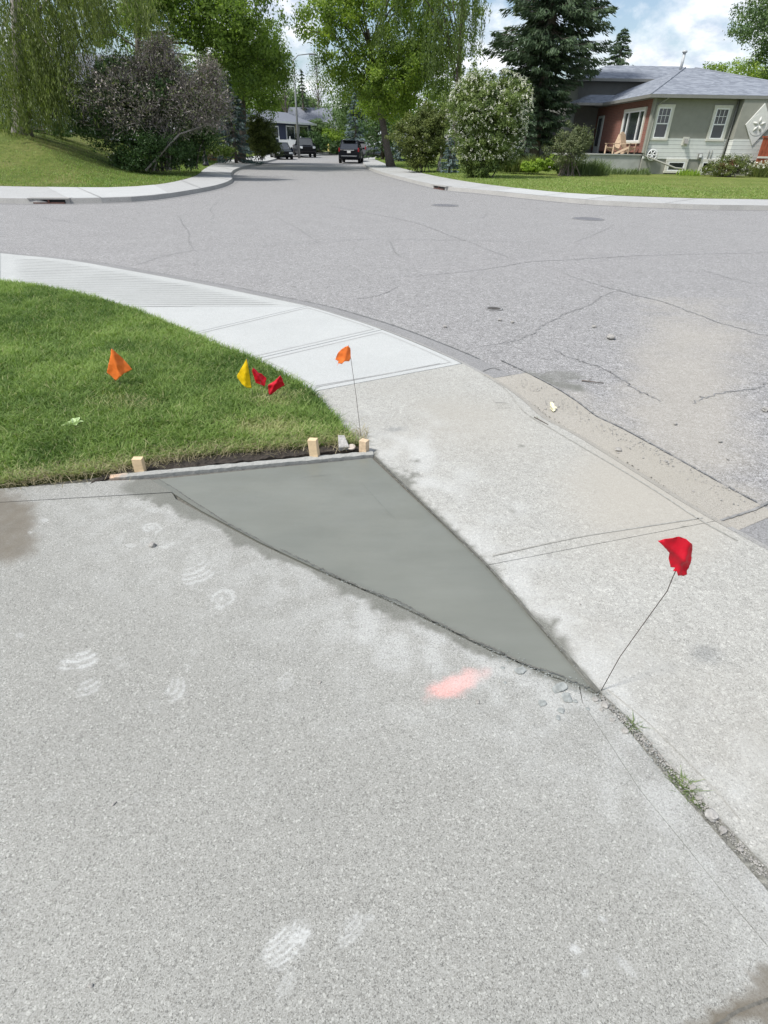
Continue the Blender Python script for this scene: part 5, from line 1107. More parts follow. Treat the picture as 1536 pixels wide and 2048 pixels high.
# front wall y=0, left side x=0 ; local axes
LW, LD = 10.0, 13.0; SB, STP = .84, 1.83
mb = MB(); mb.box((2.3, .1, (EAVE+STP)/2), (4.6, .2, EAVE-STP)); mb.box((2.7, .12, SB/2), (5.4, .2, SB+.004)); mb.build('front_wall', STUC, house)
mb = MB(); mb.box((2.3, .09, (SB+STP)/2), (4.56, .22, STP-SB)); mb.build('siding', SIDE, house)
mb = MB(); mb.box((4.62+2.6, -.25, (EAVE+STP)/2), (5.2, .5, EAVE-STP)); mb.box((7.22, -.22, SB/2), (5.16, .5, SB+.004)); mb.build('side_wing_wall', STUC, house)
mb = MB(); mb.box((4.64+1.0, -.26, (SB+STP)/2), (2.0, .53, STP-SB)); mb.build('siding', SIDE, house)
mb = MB(); mb.box((.1, 6.7, (EAVE+1.12)/2), (.2, 12.8, EAVE-1.12)); mb.build('brick_wall', BRICK, house)
mb = MB(); mb.box((-.02, .04, (EAVE+1.1)/2), (.12, .28, EAVE-1.12)); mb.build('corner_trim', STUC, house)
mb = MB(); mb.box((-1.9, .35, .49), (3.8, .14, .98)); mb.box((-1.9, 5.9, .94), (3.8, 11, .1)); mb.box((-1.9, .33, 1.01), (3.84, .22, .06)); mb.build('porch', FOUND, house)
mb = MB(); mb.box((5.1, 6.6, 1.8), (9.6, 12.6, 3.6)); mb.build('wall', STUCD, house)
ov = .55; e0 = EAVE-.04; x0, x1, y0, y1 = -ov, LW+ov, -ov, LD+ov
ra, rb = (3.9, 6.6, 5.58), (4.5, 6.6, 5.58)
mb = MB(); mb.poly([(x0, y0, e0+.12), (x1, y0, e0+.12), rb, ra]); mb.poly([(x1, y0, e0+.12), (x1, y1, e0+.12), rb]); mb.poly([(x1, y1, e0+.12), (x0, y1, e0+.12), ra, rb]); mb.poly([(x0, y1, e0+.12), (x0, y0, e0+.12), ra]); mb.poly([(x0, y0, e0+.12), (x0, y1, e0+.12), (x1, y1, e0+.12), (x1, y0, e0+.12)]); rf = mb.build('roof', ROOF, house)
mb = MB(); mb.tube([(x0+.02, y0+.02, e0+.125), tuple(np.array(ra)+[0, 0, .01])], .05, 5); mb.tube([tuple(np.array(rb)+[0, 0, .01]), (x1, y0, e0+.125)], .05, 5); mb.build('hip_cap', ROOF, rf)
mb = MB(); mb.box(((x0+x1)/2, y0+.06, e0+.04), (x1-x0, .12, .15)); mb.box((x0+.06, (y0+y1)/2+.06, e0+.04), (.12, y1-y0-.13, .15)); mb.build('gutter', FASC, house)
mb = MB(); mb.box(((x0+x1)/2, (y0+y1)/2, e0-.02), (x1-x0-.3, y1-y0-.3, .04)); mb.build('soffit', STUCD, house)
mb = MB(); pa = (-2.3, 7.6); hz_ = e0+.1; mb.poly([(-2.3, 7.6, hz_), (-.5, 7.6, hz_), (.6, 8.9, e0+.62), (-1.1, 8.9, e0+.62)]); mb.poly([(-2.3, 7.6, hz_), (-1.1, 8.9, e0+.62), (-1.1, 11, e0+.62), (-2.3, 11, hz_)]); mb.poly([(-1.1, 8.9, e0+.62), (.6, 8.9, e0+.62), (.6, 11, e0+.62), (-1.1, 11, e0+.62)]); mb.poly([(-2.3, 7.6, hz_-.01), (-2.3, 11, hz_-.01), (-.5, 11, hz_-.01), (-.5, 7.6, hz_-.01)]); mb.build('porch_roof', ROOF, house)
mb = MB(); box_between(mb, (-2.3, 7.6), (-.56, 7.6), .1, e0-.03, e0+.11); box_between(mb, (-2.35, 11), (-2.35, 7.66), .1, e0-.03, e0+.11); mb.build('gutter', FASC, house)
ux0, ux1, uy0, uy1 = -1.6, 8.0, 10.2, 18; uz = 5.12
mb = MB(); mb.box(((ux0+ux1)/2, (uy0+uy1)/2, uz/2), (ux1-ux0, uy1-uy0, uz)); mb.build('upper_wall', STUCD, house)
mb = MB(); o_ = .6; a0, a1, b0_, b1_ = ux0-o_, ux1+o_, uy0-o_, uy1+o_; uh = uz+.13; rr = 6.36; A1, A2 = (1.3, 14.1, rr), (6.6, 14.1, rr)
mb.poly([(a0, b0_, uh), (a1, b0_, uh), A2, A1]); mb.poly([(a0, b1_, uh), (a0, b0_, uh), A1]); mb.poly([(a1, b0_, uh), (a1, b1_, uh), A2]); mb.poly([(a1, b1_, uh), (a0, b1_, uh), A1, A2]); mb.poly([(a0, b0_, uh), (a0, b1_, uh), (a1, b1_, uh), (a1, b0_, uh)]); mb.build('upper_roof', ROOF, house)
mb = MB(); mb.box(((a0+a1)/2, b0_+.05, uz+.05), (a1-a0, .1, .16)); mb.box((a0+.05, (b0_+b1_)/2+.05, uz+.05), (.1, b1_-b0_-.1, .16)); mb.build('gutter', FASC, house)
mb = MB(); mb.tube([(3.75, 6.9, 5.35), (3.75, 6.9, 6.35)], .085, 10); mb.lathe([(.14, 6.35), (.15, 6.43), (.11, 6.47)], (3.75, 6.9, 0)); mb.build('vent_pipe', plain('galvanised', (.45, .47, .48), .5, .1), rf)
# windows
def window(parent, c_, w, h, ax='F', split=.52, muntin=True, pair=False):
    """ax F: in a wall facing -y; L: facing -x"""
    e = MB(); T = (lambda x, y, z: (c_[0]+x, c_[1]+y, c_[2]+z)) if ax == 'F' else (lambda x, y, z: (c_[0]+y, c_[1]-x, c_[2]+z))
    D = (lambda a, b_, c: (a, b_, c)) if ax == 'F' else (lambda a, b_, c: (b_, a, c))
    t_ = .10
    e.box(T(0, -.03, h/2+t_/2+.02), D(w+2*t_+.1, .09, t_+.04)); e.box(T(0, -.03, -h/2-t_/2), D(w+2*t_+.1, .11, t_))
    for s_ in (1, -1): e.box(T(s_*(w/2+t_/2+.02), -.03, 0), D(t_+.04, .08, h))
    win = e.build('window', TRIM, parent)
    e = MB(); f_ = .055
    e.box(T(0, -.035, h/2-f_/2), D(w-.002, .07, f_)); e.box(T(0, -.035, -h/2+f_/2), D(w-.002, .07, f_))
    for s_ in (1, -1): e.box(T(s_*(w/2-f_/2), -.035, 0), D(f_, .07, h-2*f_-.002))
    if muntin:
        zs_ = h/2-h*split; e.box(T(0, -.04, zs_), D(w-2*f_-.002, .06, f_))
        for k in (-1, 1): e.box(T(k*w/6.6, -.02, (zs_+h/2)/2), D(.022, .03, h/2-zs_-f_*1.5))
        e.box(T(0, -.021, (zs_+h/2)/2), D(w-2*f_-.004, .026, .022))
    if pair:
        for k in (-1, 1): e.box(T(k*w*.27, -.04, 0), D(f_*1.3, .06, h-2*f_-.002))
    e.build('frame', WHITE, win)
    e = MB(); e.box(T(0, .0, 0), D(w-f_, .012, h-f_)); e.build('pane', GLASS, win); return win
window(house, (.62, -.005, 2.53), .72, 1.42); window(house, (3.82, -.005, 2.53), .72, 1.42)
window(house, (2.0, -.005, .48), .95, .46, muntin=False); window(house, (3.95, -.005, .46), .9, .52, muntin=False); 
w3 = window(house, (-.005, 2.75, 2.42), 3.3, 1.5, 'L', muntin=False, pair=True)
mb = MB(); mb.box((.012, 2.75, 2.95), (.01, 1.6, .36)); mb.build('blind', plain('window_blind', (.42, .43, .42), .8), w3)
mb = MB(); mb.box((-.02, 9.0, 2.05), (.10, 1.15, 2.2)); dr = mb.build('door', plain('pale_door_frame', (.42, .44, .42), .6), house); mb = MB(); mb.box((-.085, 9.0, 2.2), (.02, .62, 1.6)); mb.build('pane', GLASS, dr)
# vent hood, meter box, pipes
mb = MB(); mb.box((2.18, -.05, 1.70), (.34, .06, .40)); mb.build('vent_plate', TRIM, house)
mb = MB(); mb.prism([(0, 0), (.2, 0), (0, .24)], -.1, .1, lambda u, v_, a: (2.18+a, -.08-u, 1.58+v_)); mb.build('vent_hood', FASC, house)
mb = MB(); mb.box((3.22, -.07, 1.0), (.22, .1, .26)); mb.build('utility_box', FASC, house); mb = MB(); mb.box((3.22, -.14, 1.02), (.13, .05, .16)); mb.build('utility_meter', WHITE, house)
for xx in (3.7, 3.86): mb = MB(); mb.tube([(xx, -.05, .85), (xx, -.05, 1.3)], .018, 6); mb.build('pipe', FASC, house)
mb = MB(); mb.tube([(4.52, -.09, EAVE), (4.52, -.07, 2.0), (4.5, -.08, .4)], .04, 8); mb.build('downspout', FASC, house)
mb = MB(); mb.tube([(.55, -.52, EAVE-.02), (.45, -.42, EAVE-.12), (.10, -.12, EAVE-.40), (.06, -.11, 1.1), (.06, -.11, .98), (.3, -.25, .88), (1.6, -.95, .42), (2.0, -1.1, .40), (2.12, -1.15, .12)], .045, 8); mb.build('downspout', STUC, house)
HT = Matrix.Translation((hx, hy, .1)) @ Matrix.Rotation(RYAW, 4, 'Z')
def hw(x, y, z): return tuple(HT @ Vector((x, y, z)))
# hose reel
e = empty('hose_reel', hw(.42, -.14, 1.02), RYAW, 'round white hose reel hung on the siding near the house corner', 'hose reel')
mb = MB(); n_ = 28; mb.tube([(.26*math.cos(a), -.06, .26*math.sin(a)) for a in np.linspace(0, 2*PI, n_+1)], .028, 6, caps=False)
for k in range(6): a = k*PI/3; mb.tube([(0, -.06, 0), (.25*math.cos(a), -.06, .25*math.sin(a))], .026, 5)
mb.build('rim', WHITE, e); mb = MB(); mb.tube([(.17*math.cos(a), .0+.002*a, .17*math.sin(a)) for a in np.linspace(0, 8*PI, 80)], .03, 6); mb.build('hose', BLACK, e); mb = MB(); mb.box((.3, -.02, -.05), (.10, .08, .34)); mb.build('bracket', TRIM, e)
# diamond wall plaque
e = empty('wall_plaque', hw(5.75, -.5, 2.5), RYAW, 'white diamond-shaped plaque with a round flower relief on the stucco', 'wall plaque')
mb = MB(); mb.prism([(0, -.98), (.72, 0), (0, .98), (-.72, 0)], -.07, -.005, lambda u, v_, a: (u, a, v_)); mb.bevel(.015, 1); mb.build('panel', plain('plaque_white', (.6, .6, .57), .7, .05), e)
mb = MB(); mb.lathe([(.50, -.085), (.50, -.07), (.44, -.062)], (0, 0, 0), 'Y', 32)
for k in range(5):
    a = k*2*PI/5+.3; mb.tube([(.05*math.cos(a), -.085, .05*math.sin(a)), (.2*math.cos(a), -.10, .2*math.sin(a)), (.36*math.cos(a), -.088, .36*math.sin(a))], [.02, .07, .02], 8)
mb.build('relief', plain('plaque_relief', (.60, .60, .57), .75, .06), e)
# red fence / deck at the right edge
e = empty('red_fence', hw(6.0, -1.2, 0), RYAW, 'rust-red board fence at the right edge beside the house', 'fence'); mb = MB()
REDW = plain('red_stained_wood', (.30, .07, .03), .8, .2, 6)
for k in range(14): mb.box((k*.17, 0, .95), (.155, .03, 1.9))
mb.build('boards', REDW, e); mb = MB(); mb.box((1.1, -.03, 1.0), (2.4, .04, .09)); mb.build('rail', TRIM, e); mb = MB(); mb.box((1.1, 0, 1.95), (2.5, .1, .07)); mb.build('cap', REDW, e)
for k in (0, 1): mb = MB(); mb.box((k*2.1, .05, .98), (.1, .1, 1.96)); mb.build('post', REDW, e)
# garage / neighbour siding seen between lilac and spruce
e = empty('garage', P(1078, 330, 47).tolist()[:2]+[0], R(6), 'narrow grey lap-sided wall seen between white lilac and spruce', 'garage'); mb = MB(); mb.box((0, 1.5, 1.35), (1.7, 3, 2.7)); mb.build('wall', SIDG, e); mb = MB(); mb.box((0, 1.5, 2.75), (2.1, 3.4, .12)); mb.build('roof', ROOFD, e)
mb = MB(); mb.box((1.4, 1.0, 1.2), (1.0, .1, 2.1)); mb.build('gate', STUCD, e)
# two adirondack chairs on the porch
def chair(loc, rz, lab):
    e = empty('garden_chair', loc, rz, lab, 'chair', 'porch chairs')
    mb = MB(); [mb.box((0, -.25+k*.085, .36-k*.018), (.52, .075, .02)) for k in range(6)]; mb.build('seat', CEDAR, e)
    mb = MB(); 
    for k in range(5):
        x_ = -.2+k*.1; h_ = .78+(.08 if k in (1, 2, 3) else 0)+(.03 if k == 2 else 0); mb.box((x_, .26+h_*.18, .28+h_/2), (.085, .02, h_), rot=Matrix.Rotation(R(-22), 4, 'X'))
    mb.build('backrest', CEDAR, e)
    for s_ in (-1, 1):
        mb = MB(); mb.box((s_*.32, -.02, .55), (.12, .68, .025)); mb.build('armrest', CEDAR, e)
        mb = MB(); mb.box((s_*.30, -.30, .27), (.09, .03, .54)); mb.build('leg', CEDAR, e)
        mb = MB(); mb.box((s_*.29, .18, .2), (.03, .95, .11), rot=Matrix.Rotation(R(-20), 4, 'X')); mb.build('leg', CEDAR, e)
chair(hw(-.65, .95, .995), R(35), 'pale wooden chair nearest the house corner on the porch'); chair(hw(-1.1, 2.2, .995), R(-60), 'pale wooden chair under the brick-side window, partly behind the other')
o = rock('garden_ornament', (0, 0, 0), (.1, .1, .12), plain('white_plaster', (.62, .6, .53), .9, .1), 3); bpy.data.objects.remove(o)
# seated white garden figure by the small blue spruce
x_, y_ = at(878, 342, .15); mb = MB(); mb.lathe([(.16, 0), (.17, .06), (.13, .10)], n=14); mb.tube([(0, 0, .08), (.01, 0, .25), (-.02, 0, .42), (.02, -.01, .52)], [.13, .12, .10, .05], 10); mb.tube([(.02, -.03, .50), (.02, -.04, .60), (.02, -.05, .68)], [.05, .085, .04], 10)
for s_ in (-1, 1): mb.tube([(s_*.07, -.1, .12), (s_*.08, -.12, .3), (s_*.05, -.08, .42)], [.045, .04, .04], 7)
o = mb.build('garden_ornament', plain('white_plaster', (.62, .6, .53), .9, .1)); o.location = (x_, y_, .16); tag(o, 'small white seated garden figure by the young blue spruce', 'garden ornament')

# ------------------------------------------------------------------ LAMP POST, STREET LAMP, HYDRANT, STAKE
x_, y_ = at(412, 332, .1); e = empty('lamp_post', (x_, y_, .1), 0, 'black cast lamp post beside the left sidewalk, top hidden by the lilac', 'lamp post')
mb = MB(); mb.lathe([(.21, 0), (.21, .12), (.17, .16), (.15, .55), (.10, .62)], n=12); mb.build('base', BLACK, e); mb = MB(); mb.lathe([(.088, .6), (.075, 3.0), (.06, 3.5), (.09, 3.55), (.05, 3.6)], n=12); mb.build('pole', BLACK, e)
mb = MB(); mb.lathe([(.07, 3.6), (.16, 3.68), (.2, 4.0), (.16, 4.05)], n=8); mb.build('lantern', plain('lantern_glass', (.6, .6, .55), .3), e); mb = MB(); mb.lathe([(.24, 4.04), (.1, 4.2), (.02, 4.28)], n=8); mb.build('cap', BLACK, e)
q_ = P(597, 292, 70); e = empty('street_lamp', (q_[0], 70, 0), 0, 'tall grey street light pole behind the black pickup', 'street lamp'); STEEL = plain('lamp_steel', (.20, .21, .21), .5, .1)
mb = MB(); mb.tube([(0, 0, 0), (0, 0, 4), (0, 0, 8.2)], [.13, .10, .07], 8); mb.build('pole', STEEL, e); mb = MB(); mb.tube([(0, 0, 8.1), (.5, -.1, 8.5), (1.6, -.2, 8.6)], .04, 6); mb.build('arm', STEEL, e); mb = MB(); mb.box((1.9, -.2, 8.58), (.7, .25, .14)); mb.bevel(.04); mb.build('lamp_head', STEEL, e)
q_ = P(657, 303, 93); e = empty('fire_hydrant', tuple(q_), 0, 'yellow fire hydrant on the grass strip between pickup and black car', 'fire hydrant'); HY = plain('hydrant_yellow', (.72, .60, .18), .5, .1)
mb = MB(); mb.lathe([(.17, 0), (.17, .05), (.12, .07), (.12, .62), (.15, .64), (.15, .70), (.11, .80), (.03, .84), (.03, .90)], n=16); mb.build('barrel', HY, e); mb = MB(); mb.lathe([(.06, -.2), (.06, .2)], (0, 0, .5), 'X', 10); mb.lathe([(.075, -.22), (.075, -.17)], (0, 0, .5), 'X', 10); mb.build('nozzle', HY, e); mb = MB(); mb.lathe([(.09, -.2), (.09, 0)], (0, 0, .45), 'Y', 12); mb.build('nozzle', HY, e)
x_, y_ = at(361, 346, .12); mb = MB(); mb.tube([(0, 0, -.1), (-.07, 0, .9)], .018, 6); o = mb.build('marker_stake', plain('pale_stake', (.55, .52, .42), .7)); o.location = (x_, y_, .12); tag(o, 'thin pale stake standing in the grass right of the dead lilac', 'stake')
# timber edging of the garden bed
TIM = plain('orange_timber', (.42, .24, .13), .85, .2, 6); TIM2 = plain('tan_stone', (.45, .37, .28), .9, .2, 6)
e = empty('retaining_edge', (*at(432, 322, .1), .1), R(10), 'stepped orange timber edging of the sunny flower bed on the left', 'edging')
for i, (dx_, dy_, w_, z_) in enumerate([(0, .2, 3.0, .12), (-.6, .6, 2.2, .34), (-1.2, 1.0, 1.4, .54)]): mb = MB(); mb.box((dx_-.6, dy_, z_), (w_, .3, .22)); mb.bevel(.02, 1); mb.build('timber', TIM if i != 1 else TIM2, e)

# ------------------------------------------------------------------ FAR HOUSES
NAVY = plain('navy_siding', (.045, .055, .10), .8, .1)
GROOF = plain('grey_roof', (.155, .168, .20), .9, .12, 5)
def farhouse(name, lab, loc, rz, w, d, h, rise, wall, roof, wins, gable='side', cream=None):
    e = empty(name, loc, rz, lab, 'house'); mb = MB(); mb.box((0, d/2, h/2), (w, d, h)); mb.build('wall', wall, e); ov = .6
    mb = MB(); x0, x1, y0, y1 = -w/2-ov, w/2+ov, -ov, d+ov
    if gable == 'side': A = [(y0, h), (y1, h), ((y0+y1)/2, h+rise)]; mb.prism(A, x0, x1, lambda u, v_, a: (a, u, v_+.02))
    else: A = [(x0, h), (x1, h), ((x0+x1)/2, h+rise)]; mb.prism(A, y0, y1, lambda u, v_, a: (u, a, v_+.02))
    mb.build('roof', roof, e); mb = MB(); mb.box((0, y0-.03, h-.02), (w+2*ov, .08, .22)); mb.box((x0-.03, (y0+y1)/2, h-.02), (.08, y1-y0, .22)); mb.build('fascia', WHITE, e)
    for (wx, wz, ww, wh) in wins:
        mb = MB(); t_ = .14
        for s_ in (-1, 1): mb.box((wx+s_*(ww/2+t_/2), -.04, wz), (t_, .1, wh+2*t_)); mb.box((wx, -.04, wz+s_*(wh/2+t_/2)), (ww-.002, .1, t_-.002))
        f_ = mb.build('window', WHITE, e); mb = MB(); mb.box((wx, -.01, wz), (ww, .03, wh)); mb.build('pane', GLASS, f_)
    if cream: mb = MB(); mb.box((cream[0], -.03, h/2), (cream[1], .07, h-.3)); mb.build('panel', plain('cream_panel', (.55, .48, .33), .7), e)
    return e
farhouse('blue_house', 'navy blue bungalow with white trim and grey roof left of the street lamp', (-13.5, 87.7, .3), R(72), 15.5, 8, 3.2, 1.35, NAVY, GROOF, [(1.2, 2.1, 2.2, 1.3), (5.2, 1.9, 2.6, 1.9), (-3.2, 2.1, 1.8, 1.1)], 'side', (3.1, 1.0))
q_ = P(598, 290, 92); farhouse('blue_house', 'dark blue house wing with a white-framed window right of the street lamp', (P(622, 290, 101)[0], 101, .5), R(4), 5.6, 8, 3.3, 2.0, NAVY, GROOF, [(-1.4, 2.1, 1.0, 1.5)])
q_ = P(680, 290, 120); farhouse('far_house', 'low grey-roofed house half hidden behind far shrubs', (q_[0], 120, 0), 0, 10, 8, 3.6, 2.0, TRIM, GROOF, [(-2, 1.8, 1, 1.2)])
q_ = P(170, 260, 45); farhouse('white_house', 'white house glimpsed behind the willow and lilac at left', (q_[0]-2.0, 45, 1.4), R(12), 13, 8, 3.1, 1.8, plain('white_siding', (.62, .64, .66), .8, .05), GROOF, [(-4, 1.7, 1.6, 1.2), (0, 1.7, 1.2, 1.2), (4.2, 1.7, 1.5, 1.2)])
# white panel and posts, made up to stand in for the van glimpse behind the sedan
q_ = P(583, 300, 82); e = empty('white_panel', (q_[0]-.1, 82, .7), R(8), 'short white panel standing in for a van behind the sedan and pickup', 'fence'); mb = MB(); mb.box((0, 0, .5), (2.6, .06, .9)); mb.build('panel', WHITE, e)
for s_ in (-1, 0, 1): mb = MB(); mb.box((s_*1.3, .06, .65), (.12, .1, 1.3)); mb.build('post', WHITE, e)

# ------------------------------------------------------------------ VEHICLES
def paint(name, c_):
    m, t, b = newmat(name); v = objco(t); t.links.new(ramp(t, noise(t, v, 3, 3), [(.3, sc3(c_, .9)), (.7, sc3(c_, 1.1))]), b.inputs['Base Color']); b.inputs['Roughness'].default_value = .4; b.inputs['Specular IOR Level'].default_value = .2; b.inputs['Coat Weight'].default_value = .08; b.inputs['Coat Roughness'].default_value = .08; b.inputs['Metallic'].default_value = 0; return m
PBLK = paint('black_paint', (.006, .007, .011)); PGRN = paint('dark_green_grey_paint', (.010, .014, .014)); PGRY = paint('grey_paint', (.11, .11, .12)); PBLU = paint('slate_blue_paint', (.07, .10, .13))
CGL = plain('car_glass', (.03, .035, .04), .04, .2, 1, spec=1); TYRE = plain('tyre_rubber', (.02, .02, .02), .85, .2); RIM = plain('alloy', (.35, .35, .36), .35, .1, metal=.7); CHR = plain('chrome', (.6, .6, .62), .2, .05, metal=.9)
HL = plain('headlight_glass', (.7, .73, .75), .12, .05, spec=1); TL = plain('tail_light_red', (.28, .012, .02), .25, .1); PLATE = plain('plate_white', (.75, .75, .75), .5, .03); PLAST = plain('black_plastic', (.008, .008, .009), .7, .2, spec=.2)
def car(name, lab, loc, rz, L, Wd, H, kind, mat, group='vehicles parked on the street'):
    """front faces -Y in local space before rotation; profile runs front(-) to rear(+)"""
    e = empty(name, loc, rz, lab, {'sedan': 'car', 'suv': 'car', 'pickup': 'pickup truck'}[kind], group)
    h = L/2; cl_ = .20 if kind == 'sedan' else (.36 if kind == 'pickup' else .26)
    if kind == 'sedan': st_ = [(-h, .42, .58, .84), (-h+.12, .30, .68, .93), (-h+.9, cl_, .84, 1), (-h+1.35, cl_, .90, 1), (0, cl_, .92, 1), (h-1.1, cl_, .95, 1), (h-.15, .3, .96, .93), (h, .45, .80, .84)]; gh = [(-h+1.15, .88), (-h+1.95, H), (h-1.75, H), (h-.75, .94)]
    elif kind == 'suv': st_ = [(-h, .45, .75, .86), (-h+.12, .32, .88, .95), (-h+.9, cl_, 1.0, 1), (0, cl_, 1.03, 1), (h-.35, cl_, 1.06, 1), (h-.08, .34, 1.05, .97), (h, .45, .98, .93)]; gh = [(-h+.95, 1.0), (-h+1.7, H-.02), (h-.55, H), (h-.12, 1.05)]
    else: st_ = [(-h, .5, 1.02, .90), (-h+.12, .42, 1.14, .96), (-h+1.2, cl_, 1.18, 1), (0, cl_, 1.2, 1), (h-.1, cl_, 1.22, 1), (h, .5, 1.2, .97)]; gh = [(-h+1.35, 1.16), (-h+2.0, H), (-h+3.2, H), (-h+3.65, 1.2)]
    mb = MB(); rings = []
    for (y, zb, zt, k) in st_:
        w = Wd/2*k; m_ = (zb+zt)/2
        ring = [(-w*.80, y, zb), (-w*.97, y, zb+.10), (-w, y, m_), (-w*.975, y, zt-.10), (-w*.88, y, zt), (w*.88, y, zt), (w*.975, y, zt-.10), (w, y, m_), (w*.97, y, zb+.10), (w*.80, y, zb)]
        rings.append([mb.b.verts.new(p) for p in ring])
    for a, b_ in zip(rings[:-1], rings[1:]):
        for k in range(10): f = mb.b.faces.new((a[k], a[(k+1) % 10], b_[(k+1) % 10], b_[k])); f.smooth = True
    mb.b.faces.new(rings[0]); mb.b.faces.new(rings[-1][::-1])
    body = mb.build('body', mat, e)
    # greenhouse: glass block, roof skin and pillars on top
    def gr_ring(y, z, kz): w = Wd/2*(.90-.20*kz); return w
    mb = MB(); (y0, z0), (y1, z1), (y2, z2), (y3, z3) = gh; wb, wt = Wd/2*.88, Wd/2*.70
    V = [(-wb, y0, z0-.03), (wb, y0, z0-.03), (wb, y3, z3-.03), (-wb, y3, z3-.03), (-wt, y1, z1-.04), (wt, y1, z1-.04), (wt, y2, z2-.04), (-wt, y2, z2-.04)]
    vs = [mb.b.verts.new(p) for p in V]
    for f in ((0, 1, 5, 4), (1, 2, 6, 5), (2, 3, 7, 6), (3, 0, 4, 7), (4, 5, 6, 7), (3, 2, 1, 0)): mb.b.faces.new([vs[i] for i in f])
    mb.build('windows', CGL, e)
    mb = MB(); mb.prism([(y1-.04, z1-.05), (y1+.12, z1), (y2-.12, z2+.01), (y2+.06, z2-.05)], -wt-.02, wt+.02, lambda u, v_, a: (a, u, v_)); mb.bevel(.02, 2)
    for s_ in (-1, 1):
        for (ya, za, yb, zb_) in ((y0, z0-.02, y1, z1-.03), (y3, z3-.02, y2, z2-.03), ((y1+y2)/2+.1, z0, (y1+y2)/2+.05, z1-.03)):
            mb.tube([(s_*(wb+.012), ya, za), (s_*(wt+.012), yb, zb_)], .045, 5)
    mb.build('roof', mat, e)
    wr_ = .33 if kind == 'sedan' else (.42 if kind == 'pickup' else .37)
    for s_ in (-1, 1):
        for yw in (-h+.19*L, h-.19*L):
            mb = MB(); mb.lathe([(wr_+.05, -.02), (wr_+.05, .03)], (s_*(Wd/2-.02), yw, wr_+.02), 'X', 20); mb.build('wheel_arch', PLAST, e)
            mb = MB(); mb.lathe([(wr_*.6, -.11), (wr_*.95, -.11), (wr_, -.07), (wr_, .09), (wr_*.95, .12), (wr_*.6, .12)], (s_*(Wd/2-.10), yw, wr_), 'X', 24); wh = mb.build('wheel', TYRE, e)
            mb = MB(); mb.lathe([(wr_*.6, -.1), (wr_*.58, .105), (wr_*.3, .09), (.04, .11)], (s_*(Wd/2-.10) if s_ > 0 else s_*(Wd/2-.10)-.004, yw, wr_), 'X', 16); mb.build('rim', RIM, wh)
        mb = MB(); mb.box((s_*(Wd/2+.09), y0+.45, z0+.10), (.2, .1, .14)); mb.bevel(.03, 2); mb.build('mirror', mat, e)
    zf = st_[1][2]
    for s_ in (-1, 1):
        mb = MB(); mb.box((s_*Wd*.355, -h+.05, zf-.13 if kind != 'pickup' else .98), (.36 if kind != 'pickup' else .30, .16, .15 if kind != 'pickup' else .2), rz=s_*.25); mb.bevel(.03, 2); mb.build('headlight', HL, e)
        mb = MB()
        if kind == 'sedan': mb.box((s_*Wd*.37, h-.03, .80), (.34, .12, .16))
        elif kind == 'suv': mb.box((s_*Wd*.445, h-.06, 1.0), (.13, .14, .30))
        else: mb.box((s_*Wd*.455, h-.02, 1.0), (.12, .1, .36))
        mb.bevel(.03, 2); mb.build('tail_light', TL, e)
    mb = MB(); mb.box((0, -h+.0, .62 if kind != 'pickup' else .88), (Wd*.45 if kind != 'pickup' else Wd*.56, .06, .16 if kind != 'pickup' else .34)); mb.build('grille', PLAST, e)
    mb = MB(); mb.box((0, -h+.03, .42 if kind != 'pickup' else .56), (Wd*.86, .22, .16)); mb.bevel(.05, 2); mb.build('front_bumper', mat if kind != 'pickup' else PLAST, e)
    mb = MB(); mb.box((0, h-.03, .50 if kind != 'pickup' else .62), (Wd*.90, .22, .24)); mb.bevel(.05, 2); mb.build('rear_bumper', mat, e)
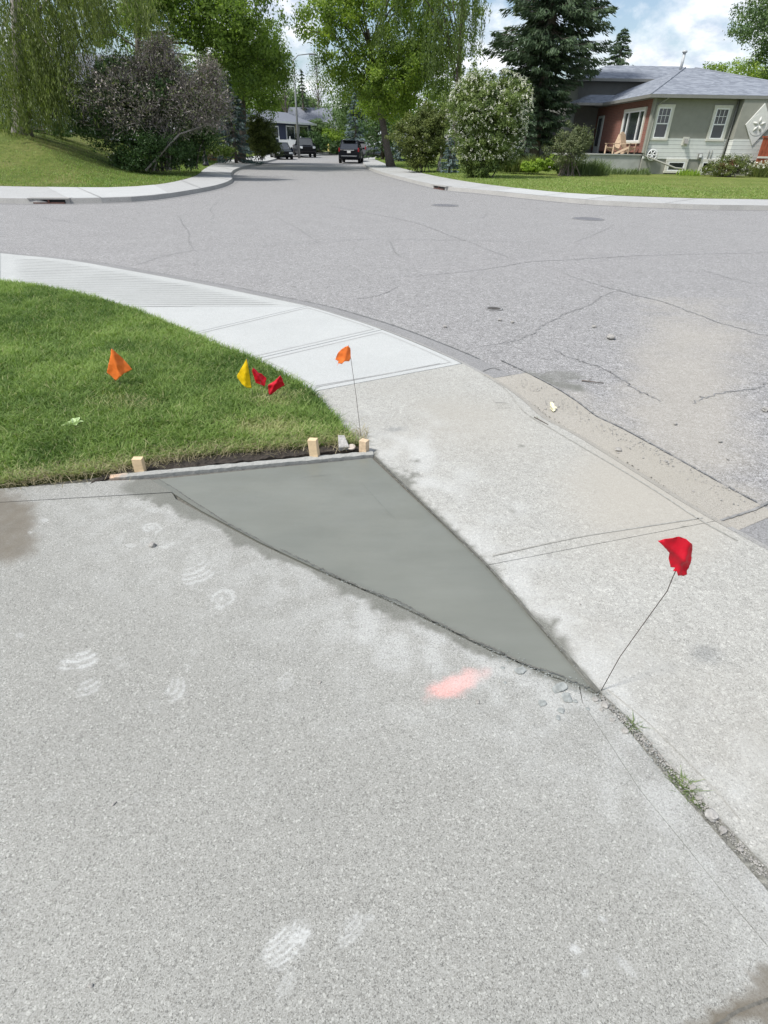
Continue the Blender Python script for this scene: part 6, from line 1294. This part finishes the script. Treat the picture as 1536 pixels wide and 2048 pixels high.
    if kind == 'suv':
        mb = MB(); mb.box((0, h+.09, .56), (Wd*.72, .02, .05)); mb.build('bumper_strip', CHR, e)
        mb = MB(); mb.box((0, h+.015, .98), (.9, .03, .06)); mb.build('tailgate_trim', CHR, e)
        for s_ in (-1, 1): mb = MB(); mb.tube([(s_*.56, y1+.2, H+.0), (s_*.56, y1+.3, H+.05), (s_*.56, y2-.3, H+.06), (s_*.56, y2-.15, H+.01)], .02, 6); mb.build('roof_rail', CHR, e)
        mb = MB(); mb.box((0, y2+.1, H-.02), (1.1, .28, .05)); mb.bevel(.02); mb.build('spoiler', mat, e)
    mb = MB(); mb.box((0, h+.02, .86 if kind == 'suv' else .70), (.31, .03, .16)); mb.build('number_plate', PLATE, e)
    if kind == 'pickup':
        mb = MB(); mb.box((0, (gh[3][0]+h)/2+.1, 1.235), (Wd*.86, h-gh[3][0]-.3, .03)); mb.build('bed_cover', PLAST, e); mb = MB(); mb.box((0, -h+.9, 1.2), (.9, 1.0, .06)); mb.bevel(.03); mb.build('hood_scoop', mat, e)
    return e
def cpos(px, py): x_, y_ = at(px, py, ZR); return x_, y_
# rear faces the camera for the cars on the right (front toward +Y): rotate by 180 degrees
x_, y_ = cpos(698, 327); car('parked_car', 'black sport utility car seen from behind, nearest on the right of the street', (x_+.1, y_+2.1, ZR), PI-R(2), 4.6, 1.88, 1.70, 'suv', PBLK)
x_, y_ = cpos(722, 316); car('parked_car', 'grey sport utility car half hidden behind the black one', (x_+.25, y_+3.5, ZR), PI-R(14), 4.5, 1.82, 1.68, 'suv', PGRY)
x_, y_ = cpos(742, 314); car('parked_car', 'slate blue car farthest right, ahead of the grey one', (x_+1.6, y_+7.0, ZR), PI-R(18), 4.4, 1.8, 1.55, 'suv', PBLU)
x_, y_ = cpos(562, 319.5); car('parked_car', 'dark sedan facing the camera on the left side of the street', (x_-.3, y_+2.2, ZR), R(18), 4.6, 1.8, 1.45, 'sedan', PGRN)
x_, y_ = cpos(605, 315.5); car('pickup_truck', 'large black pickup facing the camera behind the dark sedan', (x_-.1, y_+2.8, ZR), R(16), 5.4, 2.03, 1.92, 'pickup', PBLK)
